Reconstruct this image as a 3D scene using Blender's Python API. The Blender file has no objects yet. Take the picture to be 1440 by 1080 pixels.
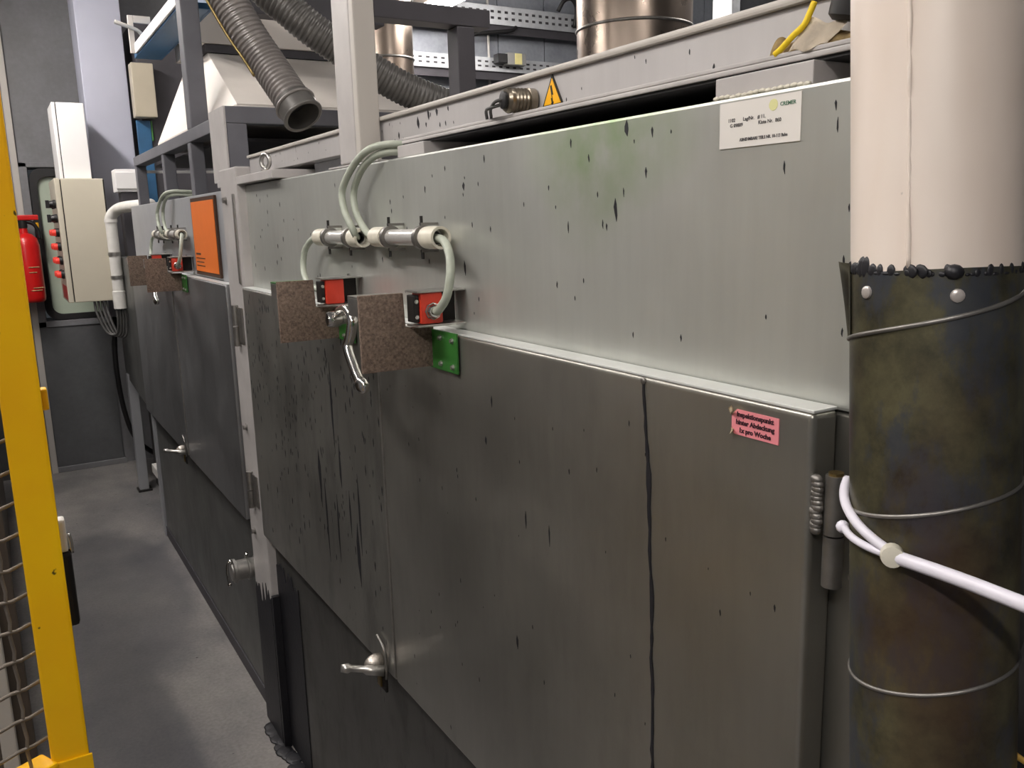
import bpy, bmesh, math, random
from mathutils import Vector, Matrix
random.seed(7)
scene = bpy.context.scene
COL = scene.collection
V = Vector

# ------------------------------------------------------------------ camera, world, exposure
cam_d = bpy.data.cameras.new('camera')
cam_d.sensor_width = 36.0
cam_d.lens = 1204.04 * 36.0 / 1440.0
cam_d.clip_start = 0.02
cam = bpy.data.objects.new('camera', cam_d)
COL.objects.link(cam)
YAW, PITCH, ROLL = 0.53770772, -0.19201039, -0.02721671
fw = V((math.sin(YAW) * math.cos(PITCH), math.cos(YAW) * math.cos(PITCH), math.sin(PITCH)))
rt = V((math.cos(YAW), -math.sin(YAW), 0))
up = rt.cross(fw)
rt2 = rt * math.cos(ROLL) + up * math.sin(ROLL)
up2 = up * math.cos(ROLL) - rt * math.sin(ROLL)
cam.matrix_world = Matrix(((rt2.x, up2.x, -fw.x, 0.0), (rt2.y, up2.y, -fw.y, 0.0),
                           (rt2.z, up2.z, -fw.z, 1.5), (0, 0, 0, 1)))
scene.camera = cam

world = bpy.data.worlds.new('hall')
scene.world = world
world.use_nodes = True
world.node_tree.nodes['Background'].inputs[0].default_value = (0.6, 0.65, 0.7, 1)
world.node_tree.nodes['Background'].inputs[1].default_value = 0.05

vs = scene.view_settings
vs.view_transform = 'Standard'
vs.look = 'None'
vs.gamma = 1.0
vs.use_curve_mapping = False
vs.exposure = 0.05

# fluorescent fixtures of the hall, one of them added as fill: (x, y, z, length, along 'x' or 'y', strength)
LAMP_SPOTS = [
    (-0.55, 1.15, 2.75, 1.25, 'y', 60.0, 'white fluorescent batten lamp hanging over the aisle beside the yellow gate'),
    (-0.45, 2.75, 2.85, 1.25, 'y', 38.0, 'white fluorescent batten lamp hanging over the middle of the aisle'),
    (-0.15, 4.40, 2.85, 1.25, 'y', 95.0, 'white fluorescent batten lamp hanging over the aisle before the control cabinet'),
    (2.66, 5.10, 2.88, 1.25, 'y', 60.0, 'glowing fluorescent batten lamp hanging above the perforated cable trays'),
    (4.30, 3.30, 3.30, 1.25, 'y', 60.0, 'white fluorescent batten lamp hanging behind the steel ducts'),
    (-1.05, -0.70, 2.70, 1.25, 'y', 72.0, 'white fluorescent batten lamp added out of view behind the camera to brighten the gate'),  # fill lamp added behind the camera to brighten gate, felt and pipe
    (1.70, 0.60, 3.30, 1.25, 'x', 45.0, 'white fluorescent batten lamp hanging crosswise above the near oven'),
]

# ------------------------------------------------------------------ materials
def srgb(c):
    if isinstance(c, str):
        c = tuple(int(c[i:i + 2], 16) for i in (0, 2, 4))
    return tuple(((v / 255) / 12.92 if v / 255 < 0.04045 else ((v / 255 + 0.055) / 1.055) ** 2.4) for v in c) + (1,)

class NT:
    def __init__(s, m):
        m.use_nodes = True
        s.t = m.node_tree
        s.b = s.t.nodes['Principled BSDF']
        s.pos = s.t.nodes.new('ShaderNodeNewGeometry').outputs['Position']
    def n(s, typ, **k):
        o = s.t.nodes.new(typ)
        for a, v in k.items():
            setattr(o, a, v)
        return o
    def l(s, a, b): s.t.links.new(a, b)
    def noise(s, scale=(1, 1, 1), sc=5, detail=4, rough=.55, off=(0, 0, 0)):
        m = s.n('ShaderNodeMapping')
        m.inputs['Scale'].default_value = scale
        m.inputs['Location'].default_value = off
        s.l(s.pos, m.inputs['Vector'])
        t = s.n('ShaderNodeTexNoise')
        t.inputs['Scale'].default_value = sc
        t.inputs['Detail'].default_value = detail
        t.inputs['Roughness'].default_value = rough
        s.l(m.outputs[0], t.inputs['Vector'])
        return t.outputs['Fac']
    def ramp(s, fac, a, b, ca=(0, 0, 0, 1), cb=(1, 1, 1, 1)):
        r = s.n('ShaderNodeValToRGB')
        e = r.color_ramp.elements
        e[0].position, e[1].position = a, b
        e[0].color, e[1].color = ca, cb
        s.l(fac, r.inputs[0])
        return r.outputs[0]
    def mix(s, fac, a, b, mode='MIX'):
        m = s.n('ShaderNodeMix', data_type='RGBA', blend_type=mode)
        for sock, v in ((m.inputs[0], fac), (m.inputs[6], a), (m.inputs[7], b)):
            if hasattr(v, 'is_output'): s.l(v, sock)
            else: sock.default_value = v
        return m.outputs[2]
    def math(s, op, a, b=0.0):
        m = s.n('ShaderNodeMath', operation=op)
        for sock, v in ((m.inputs[0], a), (m.inputs[1], b)):
            if hasattr(v, 'is_output'): s.l(v, sock)
            else: sock.default_value = v
        return m.outputs[0]
    def blob(s, c, r):
        """1 at point c fading to 0 at the ellipsoid radii r (a patch with its own place on the thing)"""
        d = s.n('ShaderNodeVectorMath', operation='SUBTRACT')
        s.l(s.pos, d.inputs[0]); d.inputs[1].default_value = c
        q = s.n('ShaderNodeVectorMath', operation='DIVIDE')
        s.l(d.outputs[0], q.inputs[0]); q.inputs[1].default_value = r
        ln = s.n('ShaderNodeVectorMath', operation='LENGTH')
        s.l(q.outputs[0], ln.inputs[0])
        return s.math('MAXIMUM', s.math('SUBTRACT', 1.0, ln.outputs['Value']), 0.0)
    def bump(s, h, strength=.2, dist=.002):
        b = s.n('ShaderNodeBump')
        b.inputs['Strength'].default_value = strength
        b.inputs['Distance'].default_value = dist
        s.l(h, b.inputs['Height'])
        s.l(b.outputs[0], s.b.inputs['Normal'])

MATS = {}
def M(name, col=None, rough=.5, metal=0.0, vary=.12, vsc=9, bump=0.0, bsc=120, emit=None, spec=None, stretch=(1, 1, 1)):
    if name in MATS: return MATS[name]
    m = bpy.data.materials.new(name)
    t = NT(m)
    c = srgb(col)
    dark = tuple(v * (1 - vary) for v in c[:3]) + (1,)
    lite = tuple(min(1, v * (1 + vary)) for v in c[:3]) + (1,)
    f = t.noise(stretch, vsc)
    t.l(t.ramp(f, .3, .7, dark, lite), t.b.inputs['Base Color'])
    t.b.inputs['Roughness'].default_value = rough
    t.b.inputs['Metallic'].default_value = metal
    if spec is not None: t.b.inputs['Specular IOR Level'].default_value = spec
    if bump: t.bump(t.noise((1, 1, 1), bsc, 3), bump)
    if emit:
        t.b.inputs['Emission Color'].default_value = srgb(emit[0])
        t.b.inputs['Emission Strength'].default_value = emit[1]
    MATS[name] = m
    return m

def steel(name, col, rough=.42, metal=.75, streak=.10, chips=.0, chip_col='2c2b33', grime=0.0, green=None, dent=.12):
    """sheet steel with large mottling, vertical brush streaks, dark flecks"""
    m = bpy.data.materials.new(name)
    t = NT(m)
    c = srgb(col)
    k = lambda f: tuple(min(1, v * f) for v in c[:3]) + (1,)
    a = t.ramp(t.noise((1, 1, 1), 3.2, 5), .3, .72, k(1 - streak), k(1 + streak))
    b = t.ramp(t.noise((1, 9, .9), 7, 4, off=(3, 1, 2)), .3, .75, (.96, .96, .96, 1), (1.02, 1.02, 1.02, 1))
    col_s = t.mix(1.0, a, b, 'MULTIPLY')
    if grime:
        g = t.ramp(t.noise((1, 2.2, .8), 6, 6, .7, off=(5, 0, 1)), .50, .68)
        col_s = t.mix(t.math('MULTIPLY', g, grime), col_s, srgb('3a3834'))
    if green:
        for (p, r, s_, gc) in green:
            gb = t.math('MULTIPLY', t.blob(p, r), t.ramp(t.noise((1, 1, 1), 16, 4), .25, .7))
            col_s = t.mix(t.math('MINIMUM', t.math('MULTIPLY', gb, s_), .85), col_s, srgb(gc))
    if chips:
        ch = t.ramp(t.noise((1, 5.5, 1.1), 16, 2, .5, off=(0, 7, 3)), .76 - chips * .1, .775 - chips * .1)
        col_s = t.mix(ch, col_s, srgb(chip_col))
    t.l(col_s, t.b.inputs['Base Color'])
    rr = t.ramp(t.noise((1, 1, 1), 5, 5), .3, .7, (rough - .07,) * 3 + (1,), (rough + .08,) * 3 + (1,))
    t.l(rr, t.b.inputs['Roughness'])
    t.b.inputs['Metallic'].default_value = metal
    if dent: t.bump(t.noise((1, 1, 1), 2.2, 2), dent, .02)
    MATS[name] = m
    return m

steel('panel_steel', 'c8cac4', .38, .62, .08, .0, '35343c',
      green=[((.585, .78, 1.58), (.1, .17, .09), .95, '8fb06c'), ((.585, .80, 1.52), (.1, .10, .08), .5, '96ac78')])
steel('door_steel', 'a19f98', .36, .84, .12, .0, '33322f', grime=.10)
steel('stained_steel', 'a3a29c', .38, .85, .12, .26, '2a2929', grime=.30)
steel('base_steel', '63625f', .46, .7, .15, .2, '26262a', grime=.55)
steel('far_steel', 'b4b6ba', .45, .45, .06, .0)
steel('far_door', '9c9d9f', .40, .85, .08, .0, grime=.12)
steel('far_base_steel', '787977', .44, .75, .10, .0, grime=.3)
steel('cover_steel', 'c2bfbe', .45, .35, .05, .05, '3d3b45')
steel('duct_galv', '94877c', .30, .95, .10, .0, dent=0)
M('frame_paint', 'b4b0ae', .5, 0, .10, 11)
M('grey_paint', '64646a', .5, 0, .12, 9)
M('dark_paint', '3f3d42', .55, 0, .15, 9)
M('post_paint', 'b9b4ad', .5, 0, .07, 7, stretch=(1, 1, .2))
M('edge_highlight', 'e4e6e4', .3, .35, .05, 20)  # pale colour that paints the highlight on the door top edges
M('weld', 'b9b2aa', .35, .8, .25, 60, .6, 160)
M('chrome', 'd6d4d0', .18, 1.0, .06, 30)
M('nickel', '8f8678', .32, .9, .2, 60)
M('rivet_grey', 'c4bdb8', .3, .4, .05, 60)
M('zinc', 'b8b6b2', .34, .9, .15, 40)
M('dull_zinc', '8f8c88', .45, .85, .18, 40)
M('brass', '8d7a50', .35, .9, .15, 60)
M('dark_metal', '2e2c2b', .5, .5, .2, 30)
M('black_rubber', '1b1a1b', .55, 0, .2, 40)
M('black_plastic', '19181a', .4, 0, .1, 40)
M('black_tar', '1d1d22', .5, 0, .25, 30, .4, 60)
M('felt', '7d6d62', 1.0, 0, .42, 260, 1.0, 420, spec=.1)
M('green_paint', '2f6a2a', .42, 0, .14, 30)
M('red_plastic', 'd8402c', .38, 0, .08, 30)
M('red_paint', 'cf1d1c', .28, 0, .06, 12)
M('pink_paper', 'e58a92', .8, 0, .05, 20)
M('paper_dark', '3a1420', .8, 0, .1, 20)
M('cream_curl', 'e6dcc0', .8, 0, .08, 60)
M('white_label', 'dedad4', .6, 0, .03, 10)
M('label_ink', '4d4a4b', .8, 0, .1, 30)
M('label_green', '4f7a60', .8, 0, .1, 30)
M('label_yellow', 'd6d59a', .7, 0, .05, 30)
M('sign_orange', 'e8772a', .5, 0, .05, 8)
M('sign_edge', '3d2413', .6, 0, .1, 8)
M('warn_yellow', 'f2b21c', .45, 0, .05, 20)
M('warn_black', '19160f', .5, 0, .05, 20)
M('cable_grey', 'aab0a2', .5, 0, .10, 50)
M('cable_dark', '4c4b4a', .5, 0, .12, 50)
M('pvc_white', 'd9d7d2', .42, 0, .06, 30)
M('conduit_metal', 'cfcdc9', .30, .45, .08, 30)
M('ivory_collar', 'd5d0c0', .45, 0, .10, 60)
M('cabinet_beige', 'c9c2b0', .5, 0, .03, 5)
M('white_box', 'e9e8e8', .5, 0, .02, 5)
M('window_glass', 'b4c0ae', .35, 0, .06, 6)
M('hood_white', 'e3dcd4', .55, 0, .05, 4)
M('blue_paint', '2c5a80', .5, 0, .15, 8)
M('beige_box', 'b4ab98', .5, 0, .05, 6)
M('tie_white', 'e6e3ee', .38, 0, .03, 30)
M('rag_tan', 'b69f72', .95, 0, .35, 70, .5, 200)
M('rag_white', 'ddd2c0', .95, 0, .15, 50, .5, 200)
M('rag_yellow', 'f0cf22', .6, 0, .10, 50)
M('hose_grey', '7b7673', .36, .15, .12, 30)
M('hose_dark', '5d5b58', .38, .2, .18, 30)
M('hose_yellow', 'c19a4a', .5, 0, .1, 30)
M('junction_grey', '9a9a98', .5, 0, .05, 20)
M('cap_yellow', 'e6dc9a', .5, 0, .05, 20)
M('tray_zinc', 'c9ccd0', .36, .45, .10, 20)
M('lamp_housing', 'd8d8d8', .45, 0, .03, 10)
M('indicator_red', 'c8352c', .3, 0, .05, 20, emit=('ff4a3a', .25))
M('panel_red', 'b53f38', .5, 0, .08, 20)
M('steel_column', 'b3b5c4', .5, 0, .05, 3)
M('brown_panel', '4a4139', .6, 0, .25, 9)
M('wire', '7d756c', .5, .4, .2, 60)

def mat_yellow():
    m = bpy.data.materials.new('gate_yellow'); t = NT(m)
    base = t.ramp(t.noise((1, 1, 1), 6, 4), .3, .7, srgb('f8b800'), srgb('ffcc00'))
    fl = t.ramp(t.noise((1, 1, .7), 55, 3, .6, off=(2, 2, 2)), .70, .73)
    t.l(t.mix(fl, base, srgb('5a4414')), t.b.inputs['Base Color'])
    t.b.inputs['Roughness'].default_value = .38
    t.bump(t.noise((1, 1, 1), 40, 2), .15, .002)
    MATS['gate_yellow'] = m
mat_yellow()

def mat_floor():
    m = bpy.data.materials.new('floor_concrete'); t = NT(m)
    a = t.ramp(t.noise((1, .6, 1), 2.6, 6, .6), .30, .70, srgb('626164'), srgb('98938f'))
    b = t.ramp(t.noise((1, 1, 1), 90, 3), .35, .65, (.86, .86, .86, 1), (1.08, 1.08, 1.08, 1))
    c = t.mix(1.0, a, b, 'MULTIPLY')
    dark_band = t.ramp(t.math('ADD', t.math('MAXIMUM', t.blob((.26, 3.75, 0), (.34, .95, 1)), t.blob((.16, 2.2, 0), (.22, 1.5, 1))), t.math('MULTIPLY', t.noise((1, 1, 1), 7, 3), .16)), .12, .30)  # darker bluish band along the aisle, edges broken by noise
    c = t.mix(t.math('MULTIPLY', dark_band, .55), c, srgb('45464c'))
    sp = t.ramp(t.noise((1, 1, 1), 34, 2, off=(1, 4, 0)), .73, .76)
    c = t.mix(sp, c, srgb('38363a'))
    t.l(c, t.b.inputs['Base Color'])
    t.l(t.ramp(t.noise((1, 1, 1), 4, 4), .3, .7, (.42,) * 3 + (1,), (.62,) * 3 + (1,)), t.b.inputs['Roughness'])
    t.bump(t.noise((1, 1, 1), 60, 4), .25, .003)
    MATS['floor_concrete'] = m
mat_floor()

def mat_wall(name, c0, c1, sc=2.2, metal=0.0, rough=.6):
    m = bpy.data.materials.new(name); t = NT(m)
    a = t.ramp(t.noise((1, 1, .8), sc, 6, .6), .30, .72, srgb(c0), srgb(c1))
    b = t.ramp(t.noise((1, 1, 1), 40, 4), .3, .7, (.92, .92, .92, 1), (1.05, 1.05, 1.05, 1))
    t.l(t.mix(1.0, a, b, 'MULTIPLY'), t.b.inputs['Base Color'])
    t.b.inputs['Roughness'].default_value = rough
    t.b.inputs['Metallic'].default_value = metal
    t.bump(t.noise((1, 1, 1), 70, 4), .25, .002)
    MATS[name] = m
mat_wall('wall_concrete', '6c6c6c', '85858a')
mat_wall('wall_lower', '4c4d4f', '626365')
mat_wall('wall_hall', '8b8f94', 'a2a6ab')
mat_wall('ceiling_dark', '6a6c70', '7e8084')
mat_wall('wall_sheet', '8f949d', 'a9aeb6', 4, .25, .45)

def mat_duct_lower():
    m = bpy.data.materials.new('duct_olive'); t = NT(m)
    a = t.ramp(t.noise((1, 1, 1), 24, 7, .7), .34, .66, srgb('2a2923'), srgb('605c44'))
    blue = t.ramp(t.noise((1.6, 1.6, .8), 17, 6, .72, off=(4, 1, 9)), .50, .60)
    a = t.mix(t.math('MULTIPLY', blue, .7), a, srgb('3d424e'))
    rust = t.math('MULTIPLY', t.ramp(t.noise((1, 1, .5), 7, 4, off=(9, 3, 1)), .52, .66), .55)
    a = t.mix(rust, a, srgb('4a3324'))
    t.l(a, t.b.inputs['Base Color'])
    t.b.inputs['Metallic'].default_value = .35
    t.b.inputs['Roughness'].default_value = .42
    t.bump(t.noise((1, 1, 1), 22, 4), .25, .003)
    MATS['duct_olive'] = m
mat_duct_lower()

def mat_duct_upper():
    m = bpy.data.materials.new('duct_cream'); t = NT(m)
    a = t.ramp(t.noise((2, 2, .6), 6, 4), .3, .7, srgb('e0d0c2'), srgb('efe4da'))
    sp = t.ramp(t.noise((1, 1, .7), 75, 2, off=(1, 1, 5)), .76, .78)
    t.l(t.mix(sp, a, srgb('5d5550')), t.b.inputs['Base Color'])
    t.b.inputs['Roughness'].default_value = .34
    t.bump(t.noise((1, 1, .5), 30, 3), .2, .002)
    MATS['duct_cream'] = m
mat_duct_upper()

def mat_lamp(name, strength):
    m = bpy.data.materials.new(name); t = NT(m)
    t.b.inputs['Base Color'].default_value = (.9, .9, .9, 1)
    t.b.inputs['Emission Color'].default_value = srgb('fff8f2')
    t.b.inputs['Emission Strength'].default_value = strength
    return m

# ------------------------------------------------------------------ geometry helpers
def smooth_path(pts, n=8):
    P = [V(p) for p in pts]
    if len(P) < 3: return P
    P = [P[0] * 2 - P[1]] + P + [P[-1] * 2 - P[-2]]
    out = []
    for i in range(1, len(P) - 2):
        a, b, c, d = P[i - 1], P[i], P[i + 1], P[i + 2]
        for k in range(n):
            t = k / n
            out.append(.5 * ((2 * b) + (c - a) * t + (2 * a - 5 * b + 4 * c - d) * t * t + (3 * b - a - 3 * c + d) * t ** 3))
    out.append(P[-2])
    return out

class B:
    def __init__(s): s.bm = bmesh.new()
    def box(s, x0, x1, y0, y1, z0, z1, bev=0.0, seg=2):
        return s.obox(V(((x0 + x1) / 2, (y0 + y1) / 2, (z0 + z1) / 2)), (abs(x1 - x0), abs(y1 - y0), abs(z1 - z0)), None, bev, seg)
    def obox(s, c, size, R=None, bev=0.0, seg=2):
        r = bmesh.ops.create_cube(s.bm, size=1.0)
        vs_ = r['verts']
        mat = Matrix.Translation(V(c)) @ (R.to_4x4() if R else Matrix.Identity(4)) @ Matrix.Diagonal((size[0], size[1], size[2], 1))
        bmesh.ops.transform(s.bm, matrix=mat, verts=vs_)
        if bev:
            es = list({e for v in vs_ for e in v.link_edges})
            bmesh.ops.bevel(s.bm, geom=es, offset=bev, segments=seg, profile=.6, affect='EDGES', clamp_overlap=True)
        return s
    def tube(s, pts, r, seg=12, caps=True, radii=None):
        P = [V(p) for p in pts]
        rings = []
        tan0 = (P[1] - P[0]).normalized()
        ref = V((0, 0, 1)) if abs(tan0.z) < .9 else V((1, 0, 0))
        nrm = tan0.cross(ref).normalized()
        for i, p in enumerate(P):
            tg = (P[min(i + 1, len(P) - 1)] - P[max(i - 1, 0)])
            tg = tg.normalized() if tg.length > 1e-9 else tan0
            nrm = (nrm - tg * nrm.dot(tg))
            nrm = nrm.normalized() if nrm.length > 1e-6 else tg.orthogonal().normalized()
            bn = tg.cross(nrm)
            rr = radii[i] if radii else r
            rings.append([s.bm.verts.new(p + (nrm * math.cos(a) + bn * math.sin(a)) * rr)
                          for a in (2 * math.pi * k / seg for k in range(seg))])
        for a, b in zip(rings, rings[1:]):
            for k in range(seg):
                s.bm.faces.new((a[k], a[(k + 1) % seg], b[(k + 1) % seg], b[k]))
        if caps:
            s.bm.faces.new(list(reversed(rings[0]))); s.bm.faces.new(rings[-1])
        return s
    def cyl(s, p0, p1, r, seg=20, r1=None):
        return s.tube([p0, p1], r, seg, True, [r, r if r1 is None else r1])
    def lathe(s, p0, d, prof, seg=24):
        """prof: list of (distance along d, radius); closed ends"""
        d = V(d).normalized()
        pts = [V(p0) + d * t for t, _ in prof]
        ref = V((0, 0, 1)) if abs(d.z) < .9 else V((1, 0, 0))
        n = d.cross(ref).normalized(); b = d.cross(n)
        rings = []
        for p, (_, r) in zip(pts, prof):
            r = max(r, 1e-4)
            rings.append([s.bm.verts.new(p + (n * math.cos(a) + b * math.sin(a)) * r)
                          for a in (2 * math.pi * k / seg for k in range(seg))])
        for a, c in zip(rings, rings[1:]):
            for k in range(seg):
                s.bm.faces.new((a[k], a[(k + 1) % seg], c[(k + 1) % seg], c[k]))
        s.bm.faces.new(list(reversed(rings[0]))); s.bm.faces.new(rings[-1])
        return s
    def pipe(s, p0, p1, ro, ri, seg=20):
        """open thick-walled tube"""
        p0, p1 = V(p0), V(p1); d = (p1 - p0).normalized()
        ref = V((0, 0, 1)) if abs(d.z) < .9 else V((1, 0, 0))
        n = d.cross(ref).normalized(); b = d.cross(n)
        def ring(p, r): return [s.bm.verts.new(p + (n * math.cos(a) + b * math.sin(a)) * r)
                                for a in (2 * math.pi * k / seg for k in range(seg))]
        R = [ring(p0, ro), ring(p1, ro), ring(p1, ri), ring(p0, ri)]
        for i in range(4):
            a, c = R[i], R[(i + 1) % 4]
            for k in range(seg):
                s.bm.faces.new((a[k], a[(k + 1) % seg], c[(k + 1) % seg], c[k]))
        return s
    def prism(s, poly, ext, bev=0.0):
        """poly: 3D points in order, extruded by vector ext"""
        a = [s.bm.verts.new(V(p)) for p in poly]
        b = [s.bm.verts.new(V(p) + V(ext)) for p in poly]
        n = len(a)
        fs = [s.bm.faces.new(a), s.bm.faces.new(list(reversed(b)))]
        for k in range(n):
            fs.append(s.bm.faces.new((a[k], b[k], b[(k + 1) % n], a[(k + 1) % n])))
        if bev:
            es = list({e for f in fs for e in f.edges})
            bmesh.ops.bevel(s.bm, geom=es, offset=bev, segments=2, profile=.6, affect='EDGES', clamp_overlap=True)
        return s
    def torus(s, c, axis, R, r, seg=28, rs=8):
        ax = V(axis).normalized(); n = ax.orthogonal().normalized(); b = ax.cross(n)
        rings = []
        for i in range(seg):
            a = 2 * math.pi * i / seg
            d = n * math.cos(a) + b * math.sin(a)
            rings.append([s.bm.verts.new(V(c) + d * (R + r * math.cos(q)) + ax * (r * math.sin(q)))
                          for q in (2 * math.pi * k / rs for k in range(rs))])
        for i in range(seg):
            a, c2 = rings[i], rings[(i + 1) % seg]
            for k in range(rs):
                s.bm.faces.new((a[k], a[(k + 1) % rs], c2[(k + 1) % rs], c2[k]))
        return s
    def ball(s, c, r, sc=(1, 1, 1), sub=2):
        q = bmesh.ops.create_icosphere(s.bm, subdivisions=sub, radius=r)
        bmesh.ops.transform(s.bm, matrix=Matrix.Translation(V(c)) @ Matrix.Diagonal((*sc, 1)), verts=q['verts'])
        return s
    def quadgrid(s, f, nu, nv):
        g = [[s.bm.verts.new(V(f(i / nu, j / nv))) for j in range(nv + 1)] for i in range(nu + 1)]
        for i in range(nu):
            for j in range(nv):
                s.bm.faces.new((g[i][j], g[i + 1][j], g[i + 1][j + 1], g[i][j + 1]))
        return s
    def out(s, name, mat, parent=None, smooth=False, origin=None, kind=None, label=None):
        bm = s.bm
        bmesh.ops.recalc_face_normals(bm, faces=bm.faces)
        if origin is None:
            if parent is not None: origin = V(parent['_o'])
            else:
                xs = [v.co for v in bm.verts]
                origin = V((sum(v.x for v in xs) / len(xs), sum(v.y for v in xs) / len(xs), min(v.z for v in xs)))
        origin = V(origin)
        bmesh.ops.translate(bm, vec=-origin, verts=bm.verts)
        me = bpy.data.meshes.new(name); bm.to_mesh(me); bm.free()
        me.materials.append(MATS[mat] if isinstance(mat, str) else mat)
        if smooth:
            for p in me.polygons: p.use_smooth = True
            if smooth != 'all':
                me.set_sharp_from_angle(angle=math.radians(smooth if isinstance(smooth, (int, float)) and smooth > 1 else 35))
        o = bpy.data.objects.new(name, me); COL.objects.link(o)
        o['_o'] = tuple(origin)
        if parent is not None:
            o.parent = parent
            o.location = origin - V(parent['_o'])
        else: o.location = origin
        if kind: o['kind'] = kind
        if label: o['label'] = label
        return o

def tag(o, label, cat, group=None):
    o['label'] = label; o['category'] = cat
    if group: o['group'] = group
    return o
def thing(name, loc, label, cat, group=None):
    o = bpy.data.objects.new(name, None); COL.objects.link(o)
    o.location = loc; o['_o'] = tuple(loc); o.empty_display_size = .05
    return tag(o, label, cat, group)
def struct(o): o['kind'] = 'structure'; return o

def lettering(lines, mat, parent, pos, ux, uy, size, name='lettering', thick=.00015, bold=0.0, align='LEFT', leading=1.25, xs=1.0):
    """lines of raised print: pos = baseline start of first line, ux / uy the writing and up directions"""
    ux, uy = V(ux).normalized(), V(uy).normalized(); nz = ux.cross(uy)
    b = B(); tot = []
    for i, tx in enumerate(lines):
        if not tx: continue
        cu = bpy.data.curves.new('t', 'FONT'); cu.body = tx; cu.size = size; cu.align_x = align
        cu.extrude = thick; cu.offset = bold; cu.resolution_u = 2
        ob = bpy.data.objects.new('t', cu); COL.objects.link(ob)
        dg = bpy.context.evaluated_depsgraph_get(); dg.update()
        me = bpy.data.meshes.new_from_object(ob.evaluated_get(dg))
        p = V(pos) - uy * (size * leading * i)
        me.transform(Matrix(((ux.x * xs, uy.x, nz.x, p.x), (ux.y * xs, uy.y, nz.y, p.y), (ux.z * xs, uy.z, nz.z, p.z), (0, 0, 0, 1))))
        b.bm.from_mesh(me)
        bpy.data.objects.remove(ob); bpy.data.meshes.remove(me); bpy.data.curves.remove(cu)
    return b.out(name, mat, parent)

def hexbolt(p, d, r, h, parent, mat='zinc', name='bolt'):
    d = V(d).normalized()
    return B().lathe(V(p), d, [(0, r * 1.35), (h * .25, r * 1.35), (h * .26, r), (h, r * .92)], 8).out(name, mat, parent)

# ------------------------------------------------------------------ setting
HX0, HX1, HY0, HY1, HZ = -4.0, 7.0, -3.2, 5.95, 3.7
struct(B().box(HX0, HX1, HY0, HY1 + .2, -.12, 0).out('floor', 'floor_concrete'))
struct(B().box(HX0, HX1, HY0, HY1 + .2, HZ, HZ + .1).out('ceiling', 'ceiling_dark'))
struct(B().box(HX0 - .1, HX0, HY0, HY1 + .2, 0, HZ).out('wall_left', 'wall_hall'))
struct(B().box(HX1, HX1 + .1, HY0, HY1 + .2, 0, HZ).out('wall_right', 'wall_hall'))
struct(B().box(HX0, HX1, HY0 - .1, HY0, 0, HZ).out('wall_front', 'wall_hall'))
# end wall with the opening for the round-cornered window
wx0, wx1, wz0, wz1 = .245, .70, .955, 1.865
def rrect(x0, x1, z0, z1, r, y, n=6):
    out = []
    for (cx, cz, a0) in ((x1 - r, z1 - r, 0), (x0 + r, z1 - r, 90), (x0 + r, z0 + r, 180), (x1 - r, z0 + r, 270)):
        for k in range(n + 1):
            a = math.radians(a0 + 90 * k / n)
            out.append((cx + r * math.cos(a), y, cz + r * math.sin(a)))
    return out
wb = struct(B().box(HX0, wx0, HY1, HY1 + .2, .0, HZ).box(wx1, HX1, HY1, HY1 + .2, 0, HZ)
            .box(wx0, wx1, HY1, HY1 + .2, wz1, HZ).box(wx0, wx1, HY1, HY1 + .2, 0, wz0).out('wall_back', 'wall_concrete'))
B().box(-.6, .585, HY1 - .012, HY1, 0, .93).out('dado_panel', 'wall_lower', wb)
win = B()
outer = rrect(wx0 + .002, wx1 - .002, wz0 + .002, wz1 - .002, .07, HY1 - .012)
inner = rrect(wx0 + .04, wx1 - .03, wz0 + .035, wz1 - .05, .06, HY1 - .012)
o2 = [V(p) + V((0, .06, 0)) for p in outer]; i2 = [V(p) + V((0, .06, 0)) for p in inner]
vv = [[win.bm.verts.new(V(p)) for p in L] for L in (outer, inner, i2, o2)]
n_ = len(outer)
for a, b_ in ((0, 1), (1, 2), (2, 3), (3, 0)):
    for k in range(n_):
        win.bm.faces.new((vv[a][k], vv[a][(k + 1) % n_], vv[b_][(k + 1) % n_], vv[b_][k]))
w1 = struct(win.out('window_1', 'black_rubber'))
B().prism([V(p) + V((0, .03, 0)) for p in rrect(wx0 + .03, wx1 - .02, wz0 + .025, wz1 - .04, .06, HY1 - .012)], (0, .012, 0)).out('pane', 'window_glass', w1)
fr = B().box(wx0 - .05, wx0 - .003, HY1 - .02, HY1, wz0 - .04, wz1 + .03, .003)
fr.box(wx0 - .05, wx1 + .03, HY1 - .02, HY1, wz0 - .04, wz0 - .003, .003).box(wx0 - .05, wx1 + .03, HY1 - .02, HY1, wz1 + .003, wz1 + .03, .003)
struct(fr.out('trim_1', 'wall_concrete'))
struct(B().box(.165, .20, HY1 - .03, HY1, 0, 3.0, .004).out('trim_2', 'post_paint'))
struct(B().box(.136, .60, HY1 - .028, HY1 - .013, 0, .035, .004).out('baseboard_back', 'wall_concrete'))
# sheet-metal wall cladding behind the ovens: one panel each
for k in range(9):
    x0 = 2.24 + k * .42
    B().box(x0, x0 + .412, HY1 - .02, HY1, .2, 3.65, .003).out('panel', 'wall_sheet', wb)

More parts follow.
